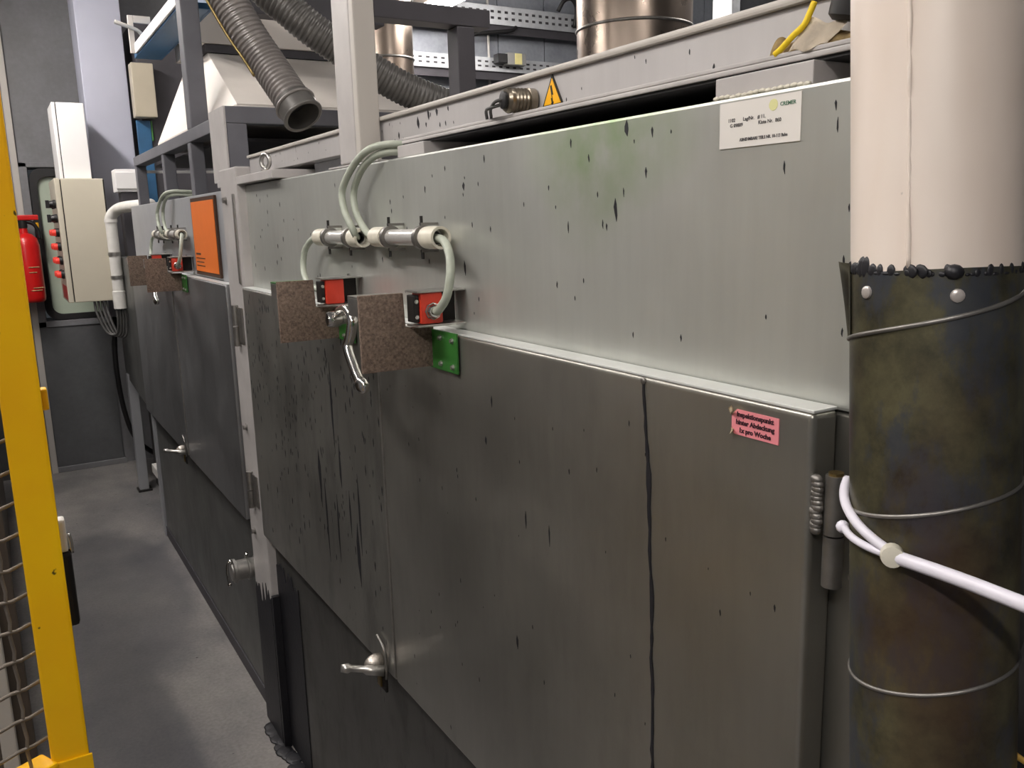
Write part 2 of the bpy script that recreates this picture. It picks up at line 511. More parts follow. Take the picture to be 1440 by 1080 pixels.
# ------------------------------------------------------------------ hall lamps
for (x, y, z, L, ax, st, lb) in LAMP_SPOTS:
    t = thing('fluorescent_lamp', (x, y, z), lb, 'lamp', 'fluorescent batten lamps of the hall')
    def BX(hw, l, z0, z1, b_=B): 
        return (x - hw, x + hw, y - l / 2, y + l / 2, z0, z1) if ax == 'y' else (x - l / 2, x + l / 2, y - hw, y + hw, z0, z1)
    B().box(*BX(.055, L, z, z + .05), .008).out('housing', 'lamp_housing', t)
    df = B().box(*BX(.05, L - .06, z - .055, z - .002), .022, 3)
    df.out('diffuser', mat_lamp('lamp_glow', st), t, smooth=40)
    for s_ in (-1, 1):
        px, py = (x, y + s_ * L * .35) if ax == 'y' else (x + s_ * L * .35, y)
        B().cyl((px, py, z + .05), (px, py, HZ), .006, 8).out('hanger_rod', 'zinc', t)

# ------------------------------------------------------------------ near oven
UX, DX = .585, .552       # front of upper panel / front of doors
ov = thing('drying_oven', (1.2, 1.35, 0), 'large grey sheet steel oven with green overspray, pink notice and two latched doors', 'oven')
B().box(UX + .004, 1.9, .372, 2.33, .02, 1.592).out('body', 'base_steel', ov)
fp = B().box(UX, UX + .012, .362, 2.336, 1.336, 1.6, .003).out('front_panel', 'panel_steel', ov)
B().box(UX - .001, UX + .03, .362, 2.336, 0.0, .70, .002).out('base_panel', 'base_steel', ov)
B().box(UX - .001, UX + .03, .362, .46, .70, 1.334, .002).out('door_frame', 'door_steel', ov)
B().box(UX + .012, UX + .05, .362, 2.336, 1.588, 1.6, .002).out('panel_flange', 'cover_steel', ov)
rd = B().box(DX, DX + .031, .4525, 1.3745, .655, 1.338, .006, 3).out('door', 'door_steel', ov, smooth=40, label='wide right-hand oven door with a dark vertical sealant line and pink notice')
ld = B().box(DX, DX + .031, 1.3795, 2.292, .655, 1.338, .006, 3).out('door', 'stained_steel', ov, smooth=40, label='narrow left-hand oven door covered in dark streaks')
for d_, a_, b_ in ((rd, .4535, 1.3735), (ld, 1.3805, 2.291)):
    B().box(DX + .0015, DX + .0305, a_, b_, 1.3375, 1.3402, .001).out('top_highlight', 'edge_highlight', d_)  # pale strip painting the bright highlight along each door top
# edge strip along the seam
B().box(DX - .002, DX + .004, 1.3755, 1.3790, .665, 1.33, .0008).out('seam_strip', 'zinc', rd)
# dark sealant line on the right door
pl, pr = [], []
z = 1.334; y = .664
while z > .66:
    w = .0022 + .0024 * abs(random.gauss(0, .7))
    if 1.18 < z < 1.24 or 1.07 < z < 1.12: w += .002
    pl.append((DX - .0012, y + w * .5, z)); pr.append((DX - .0012, y - w * .5, z))
    y += random.uniform(-.0016, .0008); z -= .012
B().prism(pl + pr[::-1], (.0014, 0, 0)).out('sealant_line', 'black_tar', rd)
B().ball((DX - .001, .6645, 1.334), .004, (.5, 1, 1)).out('sealant_blob', 'dull_zinc', rd, smooth='all')

def flecks(name, spots, xf, parent, mat):
    """thin paint chips proud of a sheet facing -x: (y, z, half width, half height)"""
    b = B()
    for (y, z, w, h) in spots:
        q = [(xf, y + w * random.uniform(-.15, .3), z + h), (xf, y - w * random.uniform(.5, 1), z + h * random.uniform(.2, .5)),
             (xf, y - w * random.uniform(.4, 1), z - h * random.uniform(.1, .5)), (xf, y + w * random.uniform(-.5, -.1), z - h),
             (xf, y + w * random.uniform(.3, .9), z - h * random.uniform(.2, .5)), (xf, y + w * random.uniform(.5, 1), z + h * random.uniform(.2, .5))]
        b.prism(q, (.0006, 0, 0))
    return b.out(name, mat, parent, kind='stuff')
sp = [(.752, 1.505, .0035, .0125), (.733, 1.5885, .0035, .0085), (1.10, 1.545, .004, .006), (1.105, 1.43, .004, .011), (.842, 1.487, .002, .007),
      (.468, 1.565, .001, .006), (.452, 1.556, .001, .005), (.775, 1.49, .0015, .005), (.768, 1.487, .0015, .004), (.738, 1.523, .001, .005)]
for k in range(70):
    y = random.uniform(.42, 2.28); h = random.uniform(.002, .006)
    sp.append((y, random.uniform(1.36, 1.585), h * .28 + .0004 * y, h))
flecks('paint_chip', sp, UX - .0004, fp, 'black_tar')
sp = [(.98, 1.258, .002, .008), (1.0, 1.20, .0025, .006), (.90, 1.115, .002, .012), (.845, 1.11, .0015, .014), (.93, .93, .003, .01)]
for k in range(60):
    y = random.uniform(.48, 1.36); h = random.uniform(.001, .004)
    sp.append((y, random.uniform(.68, 1.32), h * .3, h))
flecks('paint_chip', sp, DX - .0004, rd, 'black_tar')
sp = []
for k in range(260):
    y = random.uniform(1.39, 2.28) ; z = 1.32 - abs(random.gauss(0, .28)) ; h = random.uniform(.003, .011)
    if z < .67: continue
    sp.append((y, z, h * .22 + .0006, h))
for k in range(8):
    y = random.uniform(1.5, 1.75); 
    sp.append((y, random.uniform(.85, 1.15), random.uniform(.004, .012), random.uniform(.04, .10)))
flecks('paint_chip', sp, DX - .0004, ld, 'black_tar')
# right hinge: door knuckle with weld, frame knuckle, brass pin head
hx, hy = .562, .436
hg = B().cyl((hx, hy, 1.239), (hx, hy, 1.289), .0082, 20).out('hinge', 'dull_zinc', ov, smooth=40)
B().cyl((hx, hy, 1.194), (hx, hy, 1.2375), .0082, 20).out('lower_knuckle', 'dull_zinc', hg, smooth=40)
B().cyl((hx, hy, 1.289), (hx, hy, 1.2915), .006, 16).out('pin_head', 'brass', hg, smooth=40)
wl = B()
for k in range(12):
    wl.ball((DX + .002, .4475 + random.uniform(-.0012, .0012), 1.284 - k * .0039), .0050, (.9, 1.15, .9))
wl.out('weld_bead', 'dull_zinc', hg, smooth='all')
wl = B()
for k in range(6):
    wl.ball((hx + .018, hy - .007 + random.uniform(-.001, .001), 1.232 - k * .0065), .0035, (1.2, .8, 1.1))
wl.out('weld_bead', 'weld', hg, smooth='all')
# left end frame with bolts, hinges, black sealant foot
FX = .562
ef = B().box(FX, FX + .04, 2.30, 2.478, 0, 1.648, .004).out('end_frame', 'frame_paint', ov)
for (y, z) in ((2.424, 1.566), (2.416, .938), (2.425, .625)):
    hexbolt((FX, y, z), (-1, 0, 0), .008, .010, ef, 'dull_zinc')
B().box(FX - .004, FX, 2.328, 2.345, 1.345, 1.58, .0015).out('edge_bead', 'zinc', ef)
for (z0, z1) in ((1.172, 1.285), (.705, .812)):
    h = B().cyl((FX - .008, 2.400, z0 + (z1 - z0) * .5), (FX - .008, 2.400, z1), .009, 16).out('hinge', 'zinc', ov, smooth=40)
    B().cyl((FX - .008, 2.400, z0), (FX - .008, 2.400, z0 + (z1 - z0) * .47), .010, 16).out('lower_knuckle', 'dull_zinc', h, smooth=40)
    B().box(FX - .004, FX - .0005, 2.345, 2.40, z0 + .01, z1 - .005, .001).out('hinge_leaf', 'dull_zinc', h)
# black sealant coat over the foot of the frame: ragged upper edge
def ragged(y0, y1, ztop, xf, seed, amp=.04):
    rnd = random.Random(seed); pts = [(xf, y0, 0.004), (xf, y1, 0.004)]
    n = 14
    for k in range(n + 1):
        yy = y1 + (y0 - y1) * k / n
        pts.append((xf, yy, ztop + rnd.uniform(-amp, amp * .6)))
    return pts
B().prism(ragged(2.304, 2.474, .46, FX - .0016, 3, .05), (.0014, 0, 0)).out('sealant_coat', 'black_tar', ef)
B().prism(ragged(2.10, 2.298, .56, UX - .0035, 5, .03), (.002, 0, 0)).out('sealant_coat', 'black_tar', ov)
B().box(.5605, UX - .004, 2.285, 2.2995, 0, .47, .001).out('joint_strip', 'black_tar', ov)
tb = B()
for k in range(14):
    tb.ball((.562 + random.uniform(-.012, .006), 2.10 + k * .024, .003), .022, (1.0 + random.uniform(-.3, .4), 1.3, random.uniform(.1, .22)), 2)
tb.out('sealant_lumps', 'black_tar', ov, smooth='all')
# top plate of the end frame
B().box(FX + .002, .95, 1.98, 2.52, 1.602, 1.622, .002).out('top_plate', 'frame_paint', ov)
# seam latch: T-handle on the left door edge
def seam_latch(parent, dy, zc):
    y = 1.445 + dy
    l = B().box(DX - .006, DX - .0005, y - .028, y + .018, zc - .05, zc - .008, .002).out('latch', 'dark_metal', parent)
    B().lathe((DX - .001, y, zc + .004), (-1, 0, 0), [(0, .015), (.012, .017), (.022, .014), (.03, .009), (.034, .004)], 16).out('latch_boss', 'weld', l, smooth='all')
    hnd = B().tube([(DX - .078, y + .012, zc + .006), (DX - .066, y + .008, zc + .004), (DX - .060, y + .006, zc + .003), (DX - .040, y - .004, zc), (DX - .034, y - .008, zc - .002), (DX - .006, y - .026, zc - .004)], .008, 12, True, [.007, .0095, .0065, .0065, .0095, .0105])
    hnd.out('latch_handle', 'zinc', l, smooth='all')
    B().tube(smooth_path([(DX - .004, y - .030, zc - .02), (DX - .005, y - .034, zc + .025), (DX - .006, y - .026, zc + .045), (DX - .006, y + .002, zc + .058)], 5), .003, 8).out('latch_hook', 'dull_zinc', l, smooth='all')
    B().box(DX - .010, DX - .006, y - .012, y + .004, zc - .044, zc - .014, .001).out('latch_tongue', 'brass', l)
    return l
seam_latch(ov, 0, .663)
# lever handle on the left door, at the seam
def lever(parent, dy):
    y = 1.405 + dy
    h = B().lathe((DX - .001, y, 1.338), (-1, 0, 0), [(0, .016), (.008, .016), (.010, .010), (.05, .010)], 20).out('lever_handle', 'chrome', parent, smooth=40)
    B().lathe((DX - .052, y, 1.338), (-1, 0, 0), [(0, .011), (.004, .0135), (.020, .0135), (.025, .011), (.027, .003)], 20).out('lever_boss', 'chrome', h, smooth=40)
    B().tube(smooth_path([(.497, y - .004, 1.350), (.494, y - .050, 1.358), (.490, y - .082, 1.345), (.487, y - .078, 1.318), (.484, y - .070, 1.298), (.480, y - .105, 1.268), (.477, y - .140, 1.246)], 6),
             .009, 12, True, None).out('lever_arm', 'chrome', h, smooth='all')
    B().ball((.477, y - .142, 1.246), .0135, (.8, 1.5, 1.05)).out('lever_grip', 'chrome', h, smooth='all')
lever(ov, 0)

# stickers on the near oven
nt = B().prism([(DX - .0010, .541, 1.3215), (DX - .0010, .535, 1.3275), (DX - .0010, .487, 1.3275), (DX - .0010, .487, 1.3045), (DX - .0010, .537, 1.3045), (DX - .0010, .541, 1.3075)], (.0009, 0, 0)).out('notice_sticker', 'pink_paper')
tag(nt, 'small pink paper notice with bold black German text on the oven door', 'sticker')
nt['_o'] = tuple(nt.location)
lettering(['Inspektionspunkt', 'hinter Abdeckung', '1x pro Woche'], 'paper_dark', nt, (DX - .0013, .5135, 1.3215), (0, -1, 0), (0, 0, 1), .0060, bold=.00026, align='CENTER', leading=1.18, xs=1.02)
cb = B().quadgrid(lambda u, v: (DX - .001 - .006 * math.sin(u * 1.5), .5425 - .010 * u + .003 * v, 1.3215 + .0055 * u + .005 * v), 5, 3)
bmesh.ops.solidify(cb.bm, geom=list(cb.bm.faces), thickness=.0006)
cb.out('curled_corner', 'cream_curl', nt, smooth='all')
cb = B().quadgrid(lambda u, v: (DX - .001 - .003 * math.sin(u * 1.4), .5415 - .007 * u * v, 1.3045 + .006 * v - .001 * u), 4, 3)
bmesh.ops.solidify(cb.bm, geom=list(cb.bm.faces), thickness=.0005)
cb.out('curled_corner', 'cream_curl', nt, smooth='all')
lb = B().box(UX - .0010, UX - .0001, .5040, .5965, 1.5560, 1.5955).out('label_sticker', 'white_label')
tag(lb, 'white rectangular label with small print and a pale yellow dot under the cover', 'sticker')
lb['_o'] = tuple(lb.location)
ud, wd = (0, 0, 1), (0, -1, 0)
lettering(['1102', '  G 09889'], 'label_ink', lb, (UX - .0012, .5860, 1.5785), wd, ud, .0044, bold=.00005, leading=1.05)
lettering(['Lag/Nr.   # 11.'], 'label_ink', lb, (UX - .0012, .5680, 1.5785), wd, ud, .0044, bold=.00005)
lettering(['Kiste Nr.  860'], 'label_ink', lb, (UX - .0012, .5500, 1.5738), wd, ud, .0044, bold=.00005)
lettering(['ABNEHMBARE TEILE NR. 10-113 Bahn'], 'label_ink', lb, (UX - .0012, .5715, 1.5612), wd, ud, .0038, bold=.00008, xs=.88)
lettering(['CREMER'], 'label_green', lb, (UX - .0012, .5262, 1.5862), wd, ud, .0046, bold=.00004)
B().lathe((UX - .0008, .5335, 1.5880), (-1, 0, 0), [(0, .0048), (.0005, .0048)], 20).out('logo_dot', 'label_yellow', lb)

# ------------------------------------------------------------------ oven cover and lip
CX = .632
cv = thing('oven_cover', (1.2, 1.3, 1.6), 'long grey steel hood box lying on spacer blocks over the near oven', 'cover')
B().box(CX, 1.85, .22, 2.42, 1.634, 1.676, .002).out('cover_box', 'cover_steel', cv)
B().box(CX - .006, 1.86, .215, 2.425, 1.676, 1.684, .003).out('top_rim', 'post_paint', cv)
lip = B().box(.598, .68, .215, 1.335, 1.6225, 1.6275, .0015).box(.598, .603, .215, 1.335, 1.6275, 1.6315, .001).out('drip_lip', 'frame_paint', cv)
B().box(.6008, .79, .217, 1.335, 1.6195, 1.6224).out('lip_shade', 'black_rubber', cv)  # black sheet standing in for the shade in the gap under the lip
B().box(CX + .03, 1.6, 1.36, 1.97, 1.598, 1.634, .002).out('lower_box', 'far_steel', cv)
B().box(CX + .16, 1.6, .25, 1.36, 1.598, 1.634, .002).out('inner_box', 'dark_metal', cv)
for (y0, y1) in ((1.235, 1.335), (.498, .609)):
    B().box(.590, .70, y0, y1, 1.6005, 1.6194, .0012).out('spacer_block', 'frame_paint', cv)
wl = B()
for k in range(16):
    wl.ball((.588, .502 + k * .0069, 1.6015 + random.uniform(-.0006, .0006)), .0026, (.8, 1.7, .8), 1)
wl.out('weld_bead', 'ivory_collar', cv, smooth='all')
sp = [(1.34, 1.658, .006, .010), (1.30, 1.666, .005, .008), (1.27, 1.667, .005, .006), (1.23, 1.668, .003, .004), (1.31, 1.652, .003, .004), (1.42, 1.645, .003, .006), (1.26, 1.647, .002, .004), (1.24, 1.647, .002, .004), (.655, 1.6405, .0022, .003), (.69, 1.66, .001, .003)]
for k in range(26):
    h = random.uniform(.001, .003)
    sp.append((random.uniform(.5, 2.3), random.uniform(1.638, 1.672), h * .4, h))
flecks('paint_chip', sp, CX - .0004, cv, 'black_tar')
# warning triangle
T = [(CX - .0015, .9385, 1.6755), (CX - .0015, .9625, 1.6365), (CX - .0015, .9150, 1.6365)]
ws = B().prism(T, (.0013, 0, 0)).out('warning_sign', 'warn_black')
tag(ws, 'yellow and black triangular high voltage warning sign on the oven cover', 'sign')
ws['_o'] = tuple(ws.location)
c_ = (V(T[0]) + V(T[1]) + V(T[2])) / 3
B().prism([c_ + (V(p) - c_) * .80 + V((-.0006, 0, 0)) for p in T], (.0005, 0, 0)).out('yellow_field', 'warn_yellow', ws)
bolt = [(-.0005, .0135), (.0032, .0005), (.0002, .0010), (.0025, -.0085), (.0042, -.0080), (.0012, -.0135), (-.0022, -.0095), (-.0004, -.0095), (-.0022, -.0028), (.0000, -.0032), (-.0036, .0125)]
B().prism([(c_.x - .0010, c_.y - a * 1.0, c_.z + b_ * .95) for a, b_ in bolt], (.0004, 0, 0)).out('lightning_bolt', 'warn_black', ws)
# threaded connector with two wires
cn = thing('cable_connector', (CX, .985, 1.645), 'threaded nickel cable connector with two thin wires beside the warning triangle', 'connector')
pf = [(0, .016), (.008, .016), (.009, .0165)]
for k in range(5):
    pf += [(.010 + k * .005, .0145), (.0125 + k * .005, .0160)]
pf += [(.036, .0165), (.040, .014)]
B().lathe((CX - .0005, .985, 1.6485), (-1, .12, 0), pf, 24)  .out('barrel', 'nickel', cn, smooth=30)
B().lathe((CX - .0405, .9900, 1.6485), (-1, .12, 0), [(0, .011), (.004, .011), (.005, .008)], 16).out('seal', 'black_rubber', cn, smooth=30)
for k, oy in enumerate((0, .012)):
    B().tube(smooth_path([(CX - .042, .991, 1.650 - k * .006), (CX - .050, 1.000 + oy, 1.647 - k * .006), (CX - .044, 1.022 + oy, 1.640), (CX - .026, 1.052 + oy, 1.632), (CX - .018, 1.075 + oy, 1.6300)], 5), .0022, 8).out('wire', 'cable_dark', cn, smooth='all')
# lifting eye
eb = thing('eye_bolt', (.60, 2.15, 1.622), 'zinc lifting eye bolt screwed into the plate between the two ovens', 'bolt')
B().lathe((.60, 2.15, 1.6222), (0, 0, 1), [(0, .015), (.006, .014), (.009, .008), (.014, .007)], 20).out('shank', 'zinc', eb, smooth=40)
B().torus((.60, 2.15, 1.6505), (.94, .34, 0), .0165, .0055).out('eye', 'zinc', eb, smooth='all')
# rag on the lip
rg = thing('rag', (.617, .525, 1.628), 'crumpled tan cloth rag with a yellow band lying on the cover lip', 'rag')
def ragf(u, v):
    y = .556 - .095 * u
    env = .88
    z = 1.6285 + .021 * env * max(0.0, math.sin(v * math.pi)) ** .6 * (.82 + .18 * math.sin(13 * u + 4 * v) + .12 * math.sin(29 * u + 1))
    x = .6010 + .030 * v + .0012 * math.sin(17 * u)
    return (x, y, z)
rb = B().quadgrid(ragf, 36, 14); bmesh.ops.solidify(rb.bm, geom=list(rb.bm.faces), thickness=.001)
rb.out('cloth', 'rag_tan', rg, smooth='all')
B().tube(smooth_path([(.5985, .547, 1.6315), (.5990, .540, 1.6355), (.6005, .530, 1.6435), (.6035, .521, 1.6510), (.605, .5165, 1.660), (.607, .514, 1.668)], 6), .0027, 10, True).out('yellow_band', 'rag_yellow', rg, smooth='all')
def foldf(u, v):
    y = .533 - .040 * u - .012 * v
    z = 1.6300 + (.026 - .010 * u) * v + .002 * math.sin(9 * u)
    x = .5985 + .010 * v - .002 * math.sin(u * 3.1) - .0008 * math.sin(14 * u + 5 * v)
    return (x, y, z)
fb = B().quadgrid(foldf, 14, 8); bmesh.ops.solidify(fb.bm, geom=list(fb.bm.faces), thickness=.001)
fb.out('white_fold', 'rag_white', rg, smooth='all')
bo = B().lathe((.618, .487, 1.6485), (0, -.25, 1), [(0, .014), (.004, .018), (.03, .018), (.05, .015)], 20).out('black_cap', 'black_rubber', smooth=40)
tag(bo, 'black rubber cap standing behind the crumpled rag on the cover lip', 'cap')

# ------------------------------------------------------------------ interlock hardware, one set for each oven
def interlock(dy, where, far):
    for j, yp in enumerate((1.144, 1.548)):
        y = yp + dy
        g = thing('felt_guard', (.5, y, 1.285), 'brown felt guard on green bracket %s the lever handle, %s' % ('before' if j == 0 else 'beyond', where), 'guard')
        L = [(.4345, y, 1.2855), (.5495, y, 1.2855), (.5495, y, 1.345), (.503, y, 1.345), (.503, y, 1.397), (.4345, y, 1.397)]
        B().prism([V(p) for p in L], (0, .006, 0), .0015).out('felt_pad', 'felt', g, smooth=40)
        L2 = [(.4375, y + .0062, 1.2875), (.548, y + .0062, 1.2875), (.548, y + .0062, 1.343), (.501, y + .0062, 1.343), (.501, y + .0062, 1.395), (.4375, y + .0062, 1.395)]
        B().prism(L2, (0, .003, 0)).out('back_plate', 'green_paint', g)
        fl = B().box(.546, .5495, y - .078, y + .009, 1.283, 1.341, .001).out('flange', 'green_paint', g)
        for (a, b_) in ((-.066, 1.330), (-.028, 1.331), (-.066, 1.292), (-.028, 1.293)):
            hexbolt((.546, y + a, b_), (-1, 0, 0), .0032, .004, fl)
        B().box(.4385, .500, y + .010, y + .055, 1.392, 1.3945, .0008).out('return_edge', 'green_paint' if j else 'zinc', g)
        B().box(.4385, .4415, y + .0095, y + .055, 1.365, 1.3918, .0008).out('return_lip', 'zinc', g)
        # switch
        s_ = thing('safety_switch', (.56, y, 1.345), 'red safety switch at the felt guard %s the lever, %s' % ('before' if j == 0 else 'beyond', where), 'switch')
        sy = y - .016
        B().box(.5135, .5485, sy - .020, sy + .010, 1.3535, 1.398, .003).out('switch_body', 'red_plastic', s_, smooth=40)
        B().box(.5045, .5130, sy - .016, sy + .008, 1.356, 1.395, .0015).out('switch_head', 'dark_metal', s_)
        for zz in (1.364, 1.386):
            hexbolt((.509, sy - .016, zz), (0, -1, 0), .0022, .0015, s_, 'chrome', 'screw')
        br = B().box(.506, .583, sy - .024, sy + .014, 1.3985, 1.4015, .0008).out('bracket_plate', 'zinc', s_)
        B().box(.506, .583, sy - .024, sy + .014, 1.3495, 1.3525, .0008).out('bracket_plate', 'zinc', s_)
        B().box(.5505, .5835, sy + .0105, sy + .0135, 1.3527, 1.3983, .0005).out('bracket_web', 'dark_metal', s_)
        B().lathe((.566, sy + .0, 1.4016), (0, 0, 1), [(0, .003), (.004, .003)], 8).out('screw', 'chrome', s_)
        if j == 0:
            gd = (-.12, -1, 0)
            B().lathe((.531, sy - .0202, 1.372), gd, [(0, .0125), (.006, .0125), (.0065, .011), (.011, .010), (.014, .008)], 8).out('cable_gland', 'chrome', s_, smooth=30)
        else:
            B().lathe((.531, sy + .0102, 1.372), (0, 1, 0), [(0, .0125), (.006, .0125), (.0065, .011), (.011, .010), (.014, .008)], 8).out('cable_gland', 'chrome', s_, smooth=30)
    # conduits on the upper panel
    for j, (y0, y1, z0) in enumerate(((1.128, 1.372, 1.474), (1.432, 1.665, 1.472))):
        y0 += dy; y1 += dy
        xc = .560
        c = thing('conduit', (xc, (y0 + y1) / 2, z0 - .015), 'short conduit tube with ivory collars %s, %s' % ('ending above the uncovered switch' if j == 0 else 'beyond the door seam', where), 'conduit')
        B().pipe((xc, y0 + .02, z0), (xc, y1 - .02, z0), .0125, .0100, 24).out('tube', 'conduit_metal', c, smooth=40)
        for ye, sg in ((y0, 1), (y1, -1)):
            B().pipe((xc, ye, z0), (xc, ye + sg * .045, z0), .0165, .0126, 24).out('collar', 'ivory_collar', c, smooth=40)
        for ye in (y0 + .06, y1 - .06):
            k = B().pipe((xc, ye - .005, z0), (xc, ye + .005, z0), .0182, .0168 if abs(ye - y0) < .04 else .0127, 20).out('clamp', 'dull_zinc', c, smooth=40)
            B().box(xc - .004, UX - .0015, ye - .004, ye + .004, z0 + .018, z0 + .022).out('clamp_ear', 'dull_zinc', k)
            B().box(xc - .004, UX - .0015, ye - .004, ye + .004, z0 - .022, z0 - .018).out('clamp_ear', 'dull_zinc', k)
            B().cyl((xc - .002, ye, z0 - .032), (xc - .002, ye, z0 + .032), .0025, 8).out('clamp_screw', 'dark_metal', k)
    # cables
    def cable(nm, pts, lb, mat='cable_grey', r=.0062):
        o = B().tube(smooth_path(pts, 8), r, 12).out(nm, mat, smooth='all')
        tag(o, lb, 'cable')
    q = lambda *a: [(x, y + dy, z) for (x, y, z) in a]
    cable('cable', q((.560, 1.150, 1.474), (.555, 1.110, 1.470), (.545, 1.074, 1.452), (.538, 1.060, 1.425), (.533, 1.064, 1.395), (.530, 1.080, 1.378), (.5295, 1.0915, 1.372)),
          'grey cable looping from conduit end into red switch gland, %s' % where)
    cable('cable', q((.560, 1.345, 1.474), (.560, 1.390, 1.474), (.560, 1.425, 1.488), (.560, 1.462, 1.520), (.562, 1.468, 1.555), (.564, 1.430, 1.588), (.572, 1.390, 1.607), (.590, 1.368, 1.6125), (.615, 1.358, 1.612), (.650, 1.350, 1.609)),
          'pale cable rising from the conduit before the seam, %s' % where)
    cable('cable', q((.560, 1.462, 1.472), (.548, 1.438, 1.477), (.541, 1.440, 1.495), (.541, 1.466, 1.520), (.544, 1.478, 1.555), (.552, 1.440, 1.594), (.562, 1.392, 1.617), (.585, 1.366, 1.6245), (.615, 1.353, 1.6235), (.648, 1.349, 1.6215)),
          'pale cable rising from the conduit beyond the seam, %s' % where)
    cable('cable', q((.560, 1.640, 1.472), (.558, 1.700, 1.468), (.553, 1.742, 1.445), (.546, 1.74, 1.405), (.536, 1.68, 1.380), (.531, 1.60, 1.374), (.531, 1.5625, 1.372)),
          'grey cable looping behind the felt guard beyond the lever, %s' % where)
interlock(0.0, 'on the streaked oven', False)

# ------------------------------------------------------------------ far oven
o2 = thing('drying_oven', (1.2, 3.45, 0), 'clean grey steel oven with an orange plate and legs, beyond the streaked oven', 'oven')
Y0, Y1 = 2.486, 4.40
DY2 = 1.95
B().box(UX + .004, 1.9, Y0 + .01, Y1 - .01, .06, 1.59).out('body', 'far_base_steel', o2)
B().box(UX, UX + .012, Y0, Y1, 1.336, 1.597, .003).out('front_panel', 'far_steel', o2)
B().box(UX - .001, UX + .03, Y0, Y1 - .06, .04, .66, .002).out('base_panel', 'far_base_steel', o2)
B().box(UX - .012, UX + .06, Y1 - .06, Y1, 0.0, .64, .003).out('corner_leg', 'far_steel', o2)
B().box(DX, DX + .031, Y0 + .002, 1.3745 + DY2, .64, 1.335, .006, 3).out('door', 'far_door', o2, smooth=40)
B().box(DX, DX + .031, 1.3815 + DY2, Y1 - .03, .64, 1.335, .006, 3).out('door', 'far_door', o2, smooth=40)
B().box(UX - .006, UX - .0012, Y0 + .01, Y1 - .06, .0, .05, .001).out('floor_strip', 'dark_paint', o2)
B().box(DX - .003, DX + .004, 1.3750 + DY2, 1.3785 + DY2, .65, 1.33, .0008).out('seam_strip', 'zinc', o2)
B().box(DX + .003, DX + .03, 1.3788 + DY2, 1.3812 + DY2, .645, 1.33).out('seam_gap', 'black_rubber', o2)
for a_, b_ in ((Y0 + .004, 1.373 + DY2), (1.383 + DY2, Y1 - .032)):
    B().box(DX + .0015, DX + .0305, a_, b_, 1.3345, 1.3372, .001).out('top_highlight', 'edge_highlight', o2)  # painted top-edge highlight on the far doors too
seam_latch(o2, DY2, .655)
lever(o2, DY2)
interlock(DY2, 'on the clean oven', True)
# coupling stub
cp = thing('hose_coupling', (.55, 2.55, .44), 'capped zinc hose coupling sticking out low beside the frame between the ovens', 'coupling')
B().lathe((UX - .0015, 2.535, .472), (-1, 0, 0), [(0, .034), (.006, .034), (.007, .030), (.022, .030), (.024, .036), (.030, .036), (.032, .031), (.062, .031), (.064, .037), (.072, .037), (.074, .030), (.078, .028)], 24).out('stub', 'zinc', cp, smooth=30)
B().lathe((.5545, 2.535, .511), (0, 0, 1), [(0, .006), (.008, .006), (.012, .004)], 10).out('drain_screw', 'chrome', cp)
B().tube(smooth_path([(.507, 2.53, .506), (.497, 2.53, .500), (.4935, 2.53, .472), (.497, 2.53, .435)], 5), .004, 8).out('pull_ring', 'chrome', cp, smooth='all')
for (y, z) in ((2.53, .506), (2.53, .435)):
    B().ball((.505 if z > .48 else .4975, y, z), .0065).out('ring_knob', 'chrome', cp, smooth='all')
# orange plate
og = B().box(UX - .008, UX - .0008, 2.640, 2.985, 1.345, 1.588, .001).out('orange_plate', 'sign_edge')
tag(og, 'orange rectangular plate with a dark edge on the far oven', 'sign'); og['_o'] = tuple(og.location)
B().box(UX - .0095, UX - .0079, 2.652, 2.973, 1.357, 1.576).out('orange_field', 'sign_orange', og)
pb = B()
for k, (w, y) in enumerate(((.07, 2.955), (.13, 2.955), (.11, 2.955), (.12, 2.955))):
    pb.box(UX - .0100, UX - .0094, y - w, y, 1.409 - k * .012, 1.412 - k * .012 + (.003 if k == 0 else 0))
pb.out('small_print', 'sign_edge', og)

# ------------------------------------------------------------------ feeder unit beyond the far oven
fu = thing('feeder_unit', (1.0, 4.85, 0), 'low grey feeder housing with a slanted bottom on legs at the end of the ovens', 'machine')
B().prism([(UX, 4.42, 1.35), (UX, 5.33, 1.35), (UX, 5.33, .70), (UX, 5.22, .66), (UX, 4.42, .60)], (.7, 0, 0)).out('housing', 'far_base_steel', fu)
for (x, y) in ((.575, 5.19), (1.2, 5.19), (1.2, 4.5)):
    lg = B().box(x, x + .05, y, y + .06, 0, .69, .003).out('leg', 'far_steel', fu)
B().box(.565, .64, 5.175, 5.265, 0, .012, .002).out('foot_plate', 'dark_metal', fu)
B().box(.66, 1.19, 4.43, 5.15, .05, .599).out('inner_tank', 'dark_metal', fu)
B().box(.62, .655, 4.80, 4.95, .17, .22, .004).out('bracket', 'pvc_white', fu)
hk = B().tube(smooth_path([(.565, 5.385, 1.0), (.545, 5.385, .75), (.56, 5.385, .45), (.62, 5.385, .25), (.78, 5.385, .10)], 8), .014, 10).out('rubber_hose', 'black_rubber', smooth='all')
tag(hk, 'black rubber hose hanging behind the slanted feeder housing', 'hose')

